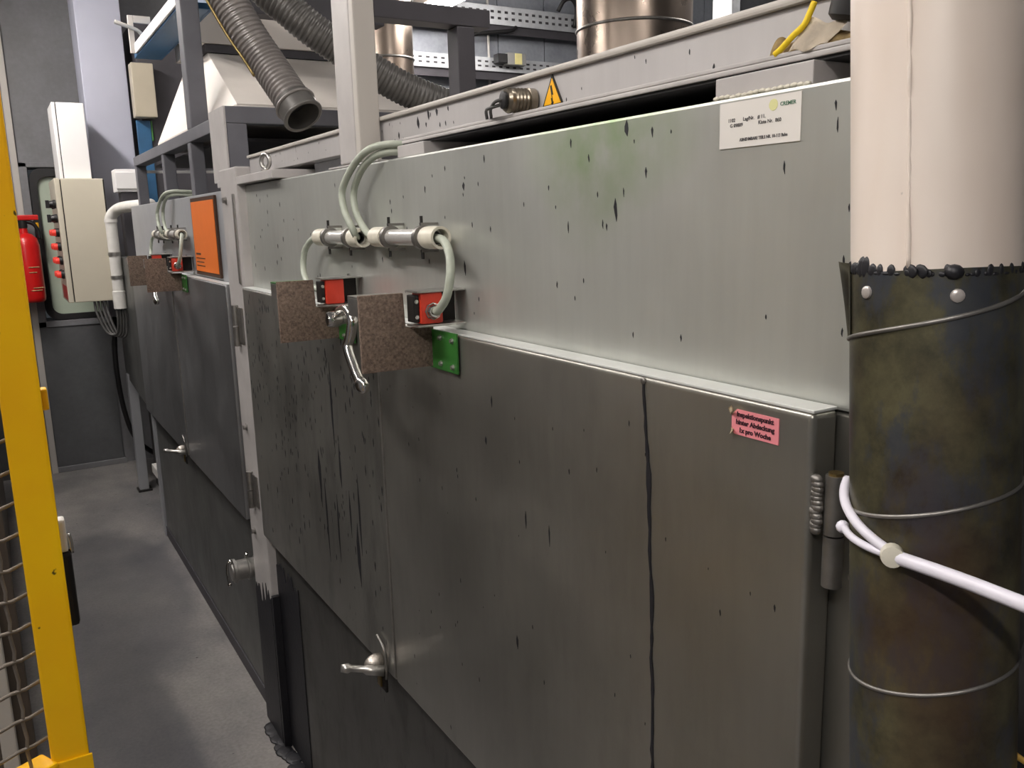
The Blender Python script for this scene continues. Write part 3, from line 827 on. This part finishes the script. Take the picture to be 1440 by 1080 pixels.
# ------------------------------------------------------------------ hood stand on the far oven
hs = thing('hood_stand', (.9, 3.5, 1.6), 'grey welded steel stand carrying the cream hood on top of the far oven', 'stand')
RX = .612
B().box(RX, RX + .05, 2.62, 4.36, 1.775, 1.815, .003).out('side_rail', 'grey_paint', hs)
B().box(RX, 1.60, 2.575, 2.62, 1.785, 1.832, .003).out('front_rail', 'grey_paint', hs)
B().box(RX - .002, RX + .004, 2.574, 2.76, 1.625, 1.832, .0015).out('gusset_plate', 'frame_paint', hs)
B().box(RX + .005, RX + .062, 2.576, 2.64, 1.6, 1.785, .003).out('leg', 'grey_paint', hs)
for y in (3.08, 3.60, 4.31):
    B().box(RX + .002, RX + .045, y, y + .05, 1.6, 1.775, .003).out('leg', 'grey_paint', hs)
B().box(RX, RX + .058, 3.03, 3.10, 1.815, HZ - .001, .004).out('mast', 'grey_paint', hs)
B().box(RX + .75, RX + .80, 2.62, 4.36, 1.775, 1.815, .003).out('side_rail', 'grey_paint', hs)
B().box(1.55, 1.60, 2.58, 2.615, 1.6, 1.785, .003).out('leg', 'grey_paint', hs)
B().box(RX + .046, 1.26, 4.325, 4.345, 1.745, 1.757).out('rear_rail', 'white_box', hs)
B().box(RX + .08, RX + .58, 2.9, 4.30, 1.765, 1.775).out('tray_sheet', 'dark_paint', hs)
# hood
hd = thing('extraction_hood', (.95, 3.4, 1.8), 'cream sheet metal extraction hood tapering up to a neck, on the grey stand', 'hood')
def frustum(b, r0, z0, r1, z1):
    lo = [b.bm.verts.new((x, y, z0)) for x, y in ((r0[0], r0[2]), (r0[1], r0[2]), (r0[1], r0[3]), (r0[0], r0[3]))]
    hi = [b.bm.verts.new((x, y, z1)) for x, y in ((r1[0], r1[2]), (r1[1], r1[2]), (r1[1], r1[3]), (r1[0], r1[3]))]
    b.bm.faces.new(lo[::-1]); b.bm.faces.new(hi)
    for k in range(4): b.bm.faces.new((lo[k], lo[(k + 1) % 4], hi[(k + 1) % 4], hi[k]))
    return b
frustum(B(), (.682, 1.55, 2.70, 4.10), 1.855, (.78, 1.25, 3.45, 3.90), 2.13).out('cone', 'hood_white', hd)
B().box(.682, 1.55, 2.70, 4.10, 1.816, 1.854).out('skirt', 'hood_white', hd)
B().box(.77, 1.26, 3.44, 3.90, 2.131, 2.16).out('neck_shade', 'dark_paint', hd)  # dark block painting the shadow gap between cone and neck
B().box(.75, 1.22, 3.43, 3.90, 2.161, HZ - .001, .004).out('neck', 'hood_white', hd)
# trough with white side
tr = thing('conveyor_trough', (.7, 3.6, 2.2), 'blue bottomed trough with a white side rail fixed to the hood stand mast', 'conveyor')
B().box(RX + .004, RX + .012, 3.105, 4.02, 2.212, 2.252, .002).out('side_rail', 'white_box', tr)
B().box(RX + .012, RX + .11, 3.105, 4.10, 2.205, 2.225, .002).out('floor_sheet', 'blue_paint', tr)
B().box(RX + .11, RX + .12, 3.105, 4.10, 2.205, 2.36, .002).out('rear_sheet', 'blue_paint', tr)
kb = B().box(.601, .622, 4.03, 4.042, 2.215, 2.364, .002).box(.6225, .690, 4.03, 4.042, 2.335, 2.364, .002).box(.6225, .66, 4.03, 4.042, 2.215, 2.240, .002)
kb.out('end_bracket', 'hood_white', tr)
cb_ = B().tube(smooth_path([(.549, 4.02, 2.332), (.575, 4.015, 2.322), (.609, 4.015, 2.312), (.640, 4.018, 2.298), (.655, 4.02, 2.270), (.645, 4.02, 2.243)], 6), .008, 8).out('cable', 'pvc_white', smooth='all')
tag(cb_, 'thin white cable hooked over the bracket at the end of the blue trough', 'cable')
# tall blue machine behind
bm_ = thing('tall_machine', (.95, 5.45, 0), 'tall blue machine with a beige box near its top behind the pale square column', 'machine')
B().box(.82, 1.6, 5.36, 5.75, 0, 2.62, .004).out('frame', 'dark_paint', bm_)
B().box(.785, .86, 5.345, 5.359, 1.4, 2.09, .004).out('blue_panel', 'blue_paint', bm_)
B().box(.776, .890, 5.26, 5.358, 2.10, 2.385, .005).out('beige_box', 'beige_box', bm_)
B().box(.861, .871, 5.345, 5.359, 1.98, 2.09, .004).out('green_edge', 'green_paint', bm_)

# ------------------------------------------------------------------ portal frame on the near oven and overhead beam
pf_ = thing('portal_frame', (.75, 1.6, 1.6), 'light grey square post and dark cross beam standing on the near oven', 'frame')
B().box(.5855, .6255, 1.41, 1.66, 1.6005, 1.604, .001).out('foot_plate', 'frame_paint', pf_)
B().box(.585, .602, 1.507, 1.59, 1.605, HZ - .001, .003).out('web_post', 'frame_paint', pf_)
B().box(.585, .6255, 1.485, 1.506, 1.605, HZ - .001, .003).out('front_post', 'post_paint', pf_)
B().box(.6260, .86, 1.486, 1.53, 1.852, 1.884, .002).out('cross_beam', 'dark_paint', pf_)
B().box(.790, .826, 1.487, 1.53, 1.6845, 1.851, .002).out('rear_post', 'dark_paint', pf_)
ob_ = thing('overhead_beam', (1.3, 2.95, 2.11), 'dark steel channel beam hanging above the two ribbed hoses', 'beam')
B().box(.72, 1.24, 2.86, 2.93, 2.15, 2.30, .003).out('channel', 'dark_paint', ob_)
for x in (.95, 1.2):
    B().cyl((x, 2.895, 2.30), (x, 2.895, HZ), .012, 10).out('hanger_rod', 'dark_paint', ob_)

# ------------------------------------------------------------------ ribbed hoses
def ribbed(name, pts, r, pitch, mat, lb, cuff=None):
    P = smooth_path(pts, 24)
    # resample
    d = [0]
    for a, b_ in zip(P, P[1:]): d.append(d[-1] + (b_ - a).length)
    def at(s_):
        for i in range(1, len(d)):
            if d[i] >= s_:
                t_ = (s_ - d[i - 1]) / max(1e-9, d[i] - d[i - 1]); return P[i - 1].lerp(P[i], t_)
        return P[-1]
    n = int(d[-1] / pitch); Q, R = [], []
    for i in range(n):
        for f, rr in ((0, .94), (.25, 1.0), (.5, 1.0), (.75, .94)):
            Q.append(at((i + f) * pitch)); R.append(r * rr)
    h = thing(name, tuple(P[0]), lb, 'hose')
    B().tube(Q, r, 28, True, R).out('ribbed_tube', mat, h, smooth=25)
    if cuff:
        d0 = (P[0] - P[4]).normalized()
        B().pipe(P[0] + d0 * .001, P[0] + d0 * .055, r * 1.07, r * .93, 32).out('cuff', 'hose_dark', h, smooth=40)
        B().cyl(P[0] + d0 * .0012, P[0] + d0 * .003, r * .92, 28).out('mouth', 'black_rubber', h)
        B().torus(P[0] + d0 * .052, d0, r * 1.05, .004).out('cuff_rim', 'hose_dark', h, smooth='all')
        B().torus(P[0] + d0 * .014, d0, r * 1.08, .004).out('cuff_ring', 'hose_grey', h, smooth='all')
    return h
ribbed('ribbed_hose', [(.690, 2.185, 1.800), (.657, 2.26, 1.896), (.618, 2.30, 1.982), (.560, 2.35, 2.13), (.47, 2.40, 2.36), (.44, 2.52, 2.75), (.44, 2.6, 3.2), (.44, 2.6, 3.69)], .046, .0125,
       'hose_grey', 'grey ribbed extraction hose with an open cuffed end hanging over the ovens', True)
hw_ = B().tube(smooth_path([(.614, 2.24, 1.862), (.596, 2.26, 1.905), (.568, 2.29, 1.965), (.530, 2.32, 2.055), (.492, 2.36, 2.155), (.455, 2.39, 2.27)], 6), .0035, 8).out('wire', 'brass', smooth='all')
tag(hw_, 'thin brownish wire running along the underside of the open ended hose', 'wire')
ribbed('ribbed_hose', [(1.53, 2.40, 1.740), (1.335, 2.416, 1.810), (1.11, 2.444, 1.885), (.93, 2.472, 1.989), (.81, 2.50, 2.078), (.715, 2.56, 2.21), (.68, 2.62, 2.55), (.68, 2.64, 3.1), (.68, 2.64, 3.69)], .049, .0135,
       'hose_dark', 'darker ribbed hose sagging behind the square post onto the cover')

# ------------------------------------------------------------------ background ducts, trays, boxes
def big_duct(c, r, z0, z1, bands, lb):
    t = thing('steel_duct', (c[0], c[1], z0), lb, 'duct')
    B().cyl((c[0], c[1], z0), (c[0], c[1], z1), r, 48).out('pipe', 'duct_galv', t, smooth=40)
    for z in bands:
        B().torus((c[0], c[1], z), (0, 0, 1), r, .008, 48).out('bead', 'dull_zinc', t, smooth='all')
big_duct((3.02, 3.72), .30, 0, HZ, (1.6, 2.44, 3.2), 'wide galvanised steel duct rising behind the oven cover')
big_duct((2.30, 5.30), .17, 0, HZ, (1.6, 2.5, 3.2), 'narrow galvanised steel duct rising beside the dark rear post')
def cable_tray(x0, x1, y, z0, z1, lb):
    t = thing('cable_tray', ((x0 + x1) / 2, y, z0), lb, 'cable tray')
    b = B(); pit = .06; n = int((x1 - x0) / pit)
    zz = [z0, z0 + (z1 - z0) * .28, z0 + (z1 - z0) * .42, z0 + (z1 - z0) * .62, z0 + (z1 - z0) * .76, z1]
    for (a, c) in ((0, 1), (2, 3), (4, 5)): b.box(x0, x1, y, y + .003, zz[a], zz[c])
    for (a, c) in ((1, 2), (3, 4)):
        for k in range(n): b.box(x0 + k * pit, x0 + k * pit + .03, y, y + .003, zz[a], zz[c])
    b.out('perforated_side', 'tray_zinc', t)
    B().box(x0, x1, y + .004, y + .012, z0 + .01, z1 - .004).out('cable_fill', 'dark_paint', t)
    B().box(x0, x1, y, HY1 - .022, z0 - .004, z0 - .0005).out('floor_sheet', 'dark_paint', t)
    B().box(x0, x1, y + .012, y + .03, z0 - .06, z0 - .0045).out('support_rail', 'dark_paint', t)
cable_tray(2.60, 5.2, 5.78, 2.90, 3.03, 'upper perforated zinc cable tray along the sheet clad wall')
cable_tray(2.60, 4.4, 5.78, 2.57, 2.665, 'lower perforated zinc cable tray along the sheet clad wall')
jb = thing('junction_box', (3.5, 5.74, 2.62), 'small grey junction box with yellowish cover on the lower cable tray', 'box')
B().box(3.44, 3.60, 5.70, 5.776, 2.61, 2.695, .004).out('box', 'junction_grey', jb)
B().box(3.36, 3.438, 5.70, 5.776, 2.62, 2.685, .004).out('gland_block', 'black_plastic', jb)
B().box(3.50, 3.56, 5.694, 5.699, 2.615, 2.692, .001).out('cover', 'cap_yellow', jb)
c_ = B().tube(smooth_path([(3.10, 5.74, 2.74), (3.16, 5.74, 2.80), (3.35, 5.74, 2.835), (3.5, 5.75, 2.86), (3.56, 5.77, 2.89)], 6), .014, 8).out('cable', 'black_rubber', smooth='all')
tag(c_, 'black cable sagging between the two perforated cable trays', 'cable')
c_ = B().tube(smooth_path([(3.92, 5.74, 3.03), (3.95, 5.70, 3.10), (4.02, 5.70, 3.12), (4.08, 5.72, 3.06), (4.09, 5.765, 2.93)], 6), .016, 8).out('cable', 'black_rubber', smooth='all')
tag(c_, 'black cable arching over the upper perforated cable tray', 'cable')
c_ = B().cyl((3.40, 5.91, 2.3), (3.40, 5.91, HZ), .01, 8).out('conduit', 'pvc_white', smooth=40)
tag(c_, 'thin pale conduit running up the sheet clad wall behind the trays', 'conduit')
lt = B().box(3.60, 3.66, 3.60, 3.75, 2.2, 3.1, .004).out('ladder_tray', 'tray_zinc')
tag(lt, 'bright zinc vertical tray beside the wide steel duct', 'cable tray')

# ------------------------------------------------------------------ column, control cabinet, boxes, extinguisher
cl_ = B().box(.545, .775, 5.43, 5.72, .95, HZ - .0005, .004).out('square_column', 'steel_column')  # square column, cut off above the floor behind the cabinet
tag(cl_, 'pale grey square column cut off above the floor behind the beige control cabinet', 'duct')
cc = thing('control_cabinet', (.44, 5.2, 1.12), 'beige steel control cabinet with rotary switches and red push buttons in its door', 'cabinet')
B().box(.348, .545, 5.0, 5.425, 1.125, 1.755, .004).out('body', 'cabinet_beige', cc)
dr = B().box(.318, .343, 4.995, 5.425, 1.125, 1.757, .005).out('door', 'cabinet_beige', cc)
B().box(.343, .348, 5.004, 5.42, 1.13, 1.75).out('door_seal', 'black_rubber', cc)
B().box(.542, .548, 5.0, 5.004, 1.13, 1.75).out('edge_seam', 'dark_metal', cc)
for k in range(6):
    z = 1.63 - k * .072
    for m_ in range(2):
        y = 5.06 + m_ * .14
        if k < 2:
            s_ = B().lathe((.3175, y, z), (-1, 0, 0), [(0, .022), (.012, .022), (.014, .018), (.03, .016)], 16).out('rotary_switch', 'black_plastic', dr, smooth=40)
            if m_ == 0: B().box(.27, .2872, y - .006, y + .006, z - .02, z + .02, .002).out('knob', 'black_plastic', dr)
        else:
            B().lathe((.3175, y, z), (-1, 0, 0), [(0, .022), (.012, .022), (.013, .019), (.016, .018)], 16).out('button_ring', 'black_plastic', dr, smooth=40)
            B().lathe((.3010, y, z), (-1, 0, 0), [(0, .017), (.018, .016), (.022, .010)], 16).out('push_button', 'indicator_red', dr, smooth=40)
B().box(.3165, .3178, 5.02, 5.30, 1.14, 1.21).out('legend_plate', 'panel_red', dr)
wbx = thing('cable_duct_box', (.43, 5.2, 1.757), 'tall narrow white box standing on top of the beige control cabinet', 'box')
B().box(.372, .500, 5.06, 5.36, 1.758, 2.135, .004).out('body', 'white_box', wbx)
B().box(.352, .368, 5.06, 5.36, 1.758, 2.135, .003).out('lid', 'white_box', wbx)
B().box(.368, .372, 5.065, 5.355, 1.76, 2.13).out('lid_seal', 'dark_metal', wbx)
jb2 = thing('junction_box', (.67, 4.95, 1.69), 'white junction box between the pale square column and the far oven', 'box')
B().box(.60, .705, 4.95, 5.10, 1.685, 1.80, .005).out('body', 'white_box', jb2)
B().box(.598, .707, 4.94, 4.9495, 1.70, 1.785, .003).out('lid', 'white_box', jb2)
B().box(.62, .72, 4.96, 5.08, 1.352, 1.684, .003).out('back_plate', 'dark_paint', jb2)
cd = thing('white_conduit', (.552, 4.93, 1.08), 'white plastic conduit with elbow and clamp rings beside the control cabinet', 'conduit')
B().tube(smooth_path([(.552, 4.93, 1.10), (.552, 4.93, 1.3), (.552, 4.93, 1.50), (.553, 4.925, 1.555), (.582, 4.89, 1.592), (.605, 4.80, 1.603), (.64, 4.62, 1.606), (.68, 4.45, 1.606)], 8), .028, 16, True,
         None).out('tube', 'pvc_white', cd, smooth='all')
for z in (1.24, 1.36, 1.53):
    B().lathe((.552, 4.93, z), (0, 0, 1), [(0, .0315), (.018, .0315)], 20).out('clamp_ring', 'pvc_white' if z > 1.5 else 'zinc', cd, smooth=40)
B().lathe((.552, 4.93, 1.085), (0, 0, 1), [(0, .032), (.09, .032), (.092, .029)], 20).out('socket', 'pvc_white', cd, smooth=40)
for k in range(4):
    x0 = .440 + k * .018
    o = B().tube(smooth_path([(x0, 5.03, 1.122), (x0 + .004, 5.01, 1.06), (.478 + k * .017, 4.985 - .004 * k, .960 - .004 * k), (.522 + k * .014, 4.955 - .004 * k, .950 - .004 * k), (.533 + k * .0135, 4.932, 1.02), (.532 + k * .0135, 4.93, 1.083)], 8), .0065, 8).out('cable', 'cable_dark', smooth='all')
    tag(o, 'dark cable looping from the control cabinet bottom into the white conduit', 'cable', 'cables looping under the control cabinet')
B_ = thing('fire_extinguisher', (.19, 5.80, 1.08), 'red fire extinguisher with black handle hanging on the end wall by the window', 'extinguisher')
ex, ey = .178, 5.80
B().lathe((ex, ey, 1.085), (0, 0, 1), [(0, .062), (.01, .072), (.03, .075), (.33, .075), (.37, .066), (.395, .04), (.40, .025), (.43, .022)], 32).out('cylinder', 'red_paint', B_, smooth=50)
B().lathe((ex, ey, 1.515), (0, 0, 1), [(0, .025), (.045, .025)], 16).out('valve', 'dark_metal', B_, smooth=40)
B().box(ex - .03, ex + .085, ey - .018, ey + .018, 1.56, 1.59, .006).out('lever', 'red_paint', B_)
B().tube(smooth_path([(ex + .02, ey, 1.555), (ex + .06, ey, 1.535), (ex + .075, ey, 1.50), (ex + .08, ey, 1.45)], 5), .012, 8).out('grip', 'black_plastic', B_, smooth='all')
B().lathe((ex + .075, ey, 1.49), (0, 0, 1), [(0, .009), (.055, .009)], 8).out('safety_tag', 'warn_yellow', B_)
pb = B()
for k, (a0, a1, z) in enumerate(((-60, -5, 1.29), (-60, -20, 1.26), (-50, 5, 1.17), (-60, -10, 1.155))):
    pts = [(ex + .0756 * math.cos(math.radians(a - 30)), ey + .0756 * math.sin(math.radians(a - 30)), z) for a in range(a0, a1, 8)]
    pb.tube(pts, .003, 4)
pb.out('print', 'rag_tan', B_)
B().box(ex - .02, ex + .02, ey + .076, HY1 - .001, 1.2, 1.45, .003).out('wall_bracket', 'dark_metal', B_)

# ------------------------------------------------------------------ pipe in front of the near oven's hinge side
pb0, pb1 = V((.462, .2818, 1.195)), V((.4779, .3177, 1.605))
ax = (pb1 - pb0).normalized()
def onp(z): return pb0 + ax * ((z - pb0.z) / ax.z)
RD = .0465
pp = thing('exhaust_pipe', tuple(onp(0)), 'thick round pipe, cream painted above and bare olive metal below, before the oven hinge', 'pipe')
zc = 1.463
B().cyl(onp(zc - .02), onp(HZ - .001), RD * .985, 64).out('cream_pipe', 'duct_cream', pp, smooth=40)
B().cyl(onp(0.001), onp(zc), RD, 64).out('sleeve', 'duct_olive', pp, smooth=40)
# weld seam bead up the cream pipe
sd = V((-.957, -.29, 0)).normalized()
B().tube([onp(z) + sd * (RD * .985) + V((random.uniform(-.0005, .0005), 0, 0)) for z in [zc + .004 + k * .006 for k in range(60)]], .0010, 8, True,
         [.0010 + random.uniform(-.0005, .0006) for k in range(60)]).out('weld_seam', 'duct_cream', pp, smooth='all')
# ragged remains of dark sealant above the sleeve
sl = B()
for k in range(40):
    a = math.radians(130 + k * 4.3 + random.uniform(-1.5, 1.5)); rr = RD * .984
    h = random.choice((.0012, .0018, .0026, .004))
    w = random.uniform(.002, .0034)
    if k in (7, 8): h = .0065; w = .0036
    if k in (16, 17, 21, 22): h = .0042; w = .0052
    d = V((math.cos(a), math.sin(a), 0))
    sl.ball(onp(zc + h * .5) + d * rr, 1.0, (w if abs(d.y) > .7 else .0012, w if abs(d.x) > .7 else .0012, h), 2)
sl.out('sealant_remains', 'black_tar', pp, smooth='all')
for z in (1.332, 1.228, 1.0, .6):
    rb_ = []
    for k in range(73):
        a = math.radians(5 * k)
        rb_.append(onp(z - .0125 * math.cos(a - math.radians(120))) + V((RD * math.cos(a), RD * math.sin(a), 0)))
    B().tube(rb_, .0013, 8).out('bead', 'dull_zinc', pp, smooth='all')
# slanted strap below the sleeve top
st = []
for k in range(40):
    a = math.radians(126 + k * 4.2)
    st.append(onp(1.4215 + .032 * (k / 39)) + V((RD * 1.005 * math.cos(a), RD * 1.005 * math.sin(a), 0)))
B().tube(st, .0014, 8).out('slanted_bead', 'dull_zinc', pp, smooth='all')
# lapped sheet edge on the left of the sleeve
lp = B().quadgrid(lambda u, v: onp(1.468 - .045 * v) + V(((RD + .001 + .006 * (1 - v) * (1 - u)) * math.cos(math.radians(118 + 24 * u)), (RD + .001 + .006 * (1 - v) * (1 - u)) * math.sin(math.radians(118 + 24 * u)), 0)), 8, 6)
bmesh.ops.solidify(lp.bm, geom=list(lp.bm.faces), thickness=.0012)
lp.out('lapped_edge', 'duct_olive', pp, smooth='all')
for a in (165, 227):
    d = V((math.cos(math.radians(a)), math.sin(math.radians(a)), 0))
    B().lathe(onp(1.4525) + d * (RD - .0002), d, [(0, .0038), (.0012, .0036), (.002, .0024), (.0021, .0012)], 16).out('rivet', 'rivet_grey', pp, smooth=40)
# white cable ties round the pipe, running off towards the right
tz = 1.312
def ring(z, rr, a0, a1, dz, n=30):
    return [onp(z + dz * k / n) + V((rr * math.cos(math.radians(a0 + (a1 - a0) * k / n)), rr * math.sin(math.radians(a0 + (a1 - a0) * k / n)), 0)) for k in range(n + 1)]
ty = thing('cable_tie', tuple(onp(1.29)), 'white cable tie looped around the olive sleeve of the thick pipe', 'cable tie')
B().tube(ring(1.331, RD + .0030, 112, 189, -.0235), .0030, 10).out('strap', 'tie_white', ty, smooth='all')
B().tube(ring(1.306, RD + .0028, 128, 187, -.0005), .0024, 10).out('strap', 'tie_white', ty, smooth='all')
B().ball(onp(1.306) + V(((RD + .004) * math.cos(math.radians(132)), (RD + .004) * math.sin(math.radians(132)), 0)), .0042).out('tie_head', 'tie_white', ty, smooth='all')
kn = onp(1.3068) + V(((RD + .0055) * math.cos(math.radians(190)), (RD + .0055) * math.sin(math.radians(190)), 0))
B().lathe(kn + V((.003, .002, 0)), (-.8, -.6, .1), [(0, .0062), (.005, .0066), (.009, .006), (.0095, .003)], 18).out('tie_lock', 'ivory_collar', ty, smooth=40)
tl = B().tube(smooth_path([kn, V((.4150, .2440, 1.3072)), V((.4121, .2077, 1.3075)), V((.4100, .15, 1.3070)), V((.415, .08, 1.300))], 8), .0040, 12)
tl.out('tail', 'tie_white', ty, smooth='all')
# black and yellow spiral hose low beside the pipe
sh = thing('spiral_hose', (.60, .20, .0), 'black hose with a yellow spiral rib standing beside the olive sleeve', 'hose')
H0, H1, HR = V((.505, .200, .01)), V((.560, .247, 1.165)), .040
dh = (H1 - H0).normalized()
B().tube([H0, H0.lerp(H1, .5), H1, H1 + V((.03, .0, .06)), H1 + V((.09, -.01, .09)), H1 + V((.2, -.03, .09))], HR, 24).out('hose_wall', 'black_rubber', sh, smooth=40)
sp_ = []
for k in range(24 * 60):
    a = 2 * math.pi * k / 24
    p = H1 - dh * (.0225 * k / 24)
    if p.z < .05: break
    sp_.append(p + V((HR * 1.01 * math.cos(a), HR * 1.01 * math.sin(a), 0)))
B().tube(sp_, .0022, 6).out('spiral_rib', 'hose_yellow', sh, smooth='all')

# ------------------------------------------------------------------ yellow gate with wire mesh
ga = math.radians(63)
dv = V((-math.sin(ga), -math.cos(ga), 0)); nv = V((math.cos(ga), -math.sin(ga), 0))
Rg = Matrix(((-dv.x, -nv.x, 0), (-dv.y, -nv.y, 0), (0, 0, 1)))
O = V((.0085, 1.05, 0))
gt = thing('guard_gate', tuple(O), 'yellow painted tubular guard gate filled with crimped wire mesh', 'gate')
def gbox(u0, u1, w, z0, z1, name, mat='gate_yellow', par=gt, off=0, bev=.003):
    c = O + dv * ((u0 + u1) / 2) + nv * off + V((0, 0, (z0 + z1) / 2))
    return B().obox(c, (abs(u1 - u0), w, z1 - z0), Rg, bev).out(name, mat, par)
B().box(-.0108, .0280, 1.030, 1.070, .005, 1.655, .003).out('post', 'gate_yellow', gt)
B().box(-.0098, .0270, 1.031, 1.069, 1.6555, 1.663, .002).out('post_cap', 'brown_panel', gt)
gbox(.9, .94, .04, .01, 1.655, 'post')
for z in (.10, .885, 1.60): gbox(.0225, .899, .034, z - .02, z + .02, 'rail')
B().box(-.0120, .0310, 1.0265, 1.0298, .868, .902, .001).out('weld_plate', 'gate_yellow', gt)
mb = B()
zz = .125
while zz < 1.58:
    mb.tube([O + dv * (.02 + k * .0175) + nv * (.0026 * (-1) ** k) + V((0, 0, zz + .0024 * (-1) ** k)) for k in range(51)], .0021, 6); zz += .035
uu = .045
while uu < .9:
    mb.tube([O + dv * uu + nv * (-.0022 * (-1) ** k) + V((0, 0, .12 + k * .0175)) for k in range(84)], .0021, 6); uu += .035
mb.out('wire_mesh', 'wire', gt, smooth='all', kind='stuff')
# yellow stop lug, black handle and white latch block on the far side of the post
B().box(.0282, .0355, 1.072, 1.092, 1.302, 1.326, .002).out('stop_lug', 'gate_yellow', gt)
B().box(.0180, .0282, 1.0705, 1.075, 1.296, 1.332, .001).out('lug_plate', 'gate_yellow', gt)
B().box(.0200, .0385, 1.0755, 1.098, 1.040, 1.132, .005).out('handle', 'black_plastic', gt)
B().box(.0220, .0360, 1.0755, 1.094, 1.1325, 1.172, .003).out('latch_block', 'pvc_white', gt)
B().tube(smooth_path([(.0372, 1.084, 1.152), (.0390, 1.084, 1.140), (.0388, 1.084, 1.128)], 4), .0028, 8).out('latch_pin', 'chrome', gt, smooth='all')
# things behind the mesh
rk = thing('machine_frame', (-.35, 2.0, 0), 'dark brown machine frame with a pale grey upright and an added aisle-darkening housing behind the wire mesh gate', 'machine')
B().box(-.085, -.062, 1.55, 1.59, 0, 1.45, .003).out('upright', 'post_paint', rk)
B().box(-.13, -.09, 1.72, 1.78, 0, 1.45, .003).out('upright', 'brown_panel', rk)
B().box(-.075, -.040, 1.78, 1.83, 0, 1.45, .003).out('upright', 'brown_panel', rk)
B().box(-1.3, -.09, 1.95, 5.2, .0, 1.5, .01).out('housing', 'brown_panel', rk)  # lengthened out of view along the aisle to darken the lower doors
B().box(-.9, -.05, 1.85, 1.95, 1.2, 1.25, .004).out('cross_rail', 'dark_paint', rk)

for o in list(bpy.data.objects):
    if '_o' in o: del o['_o']
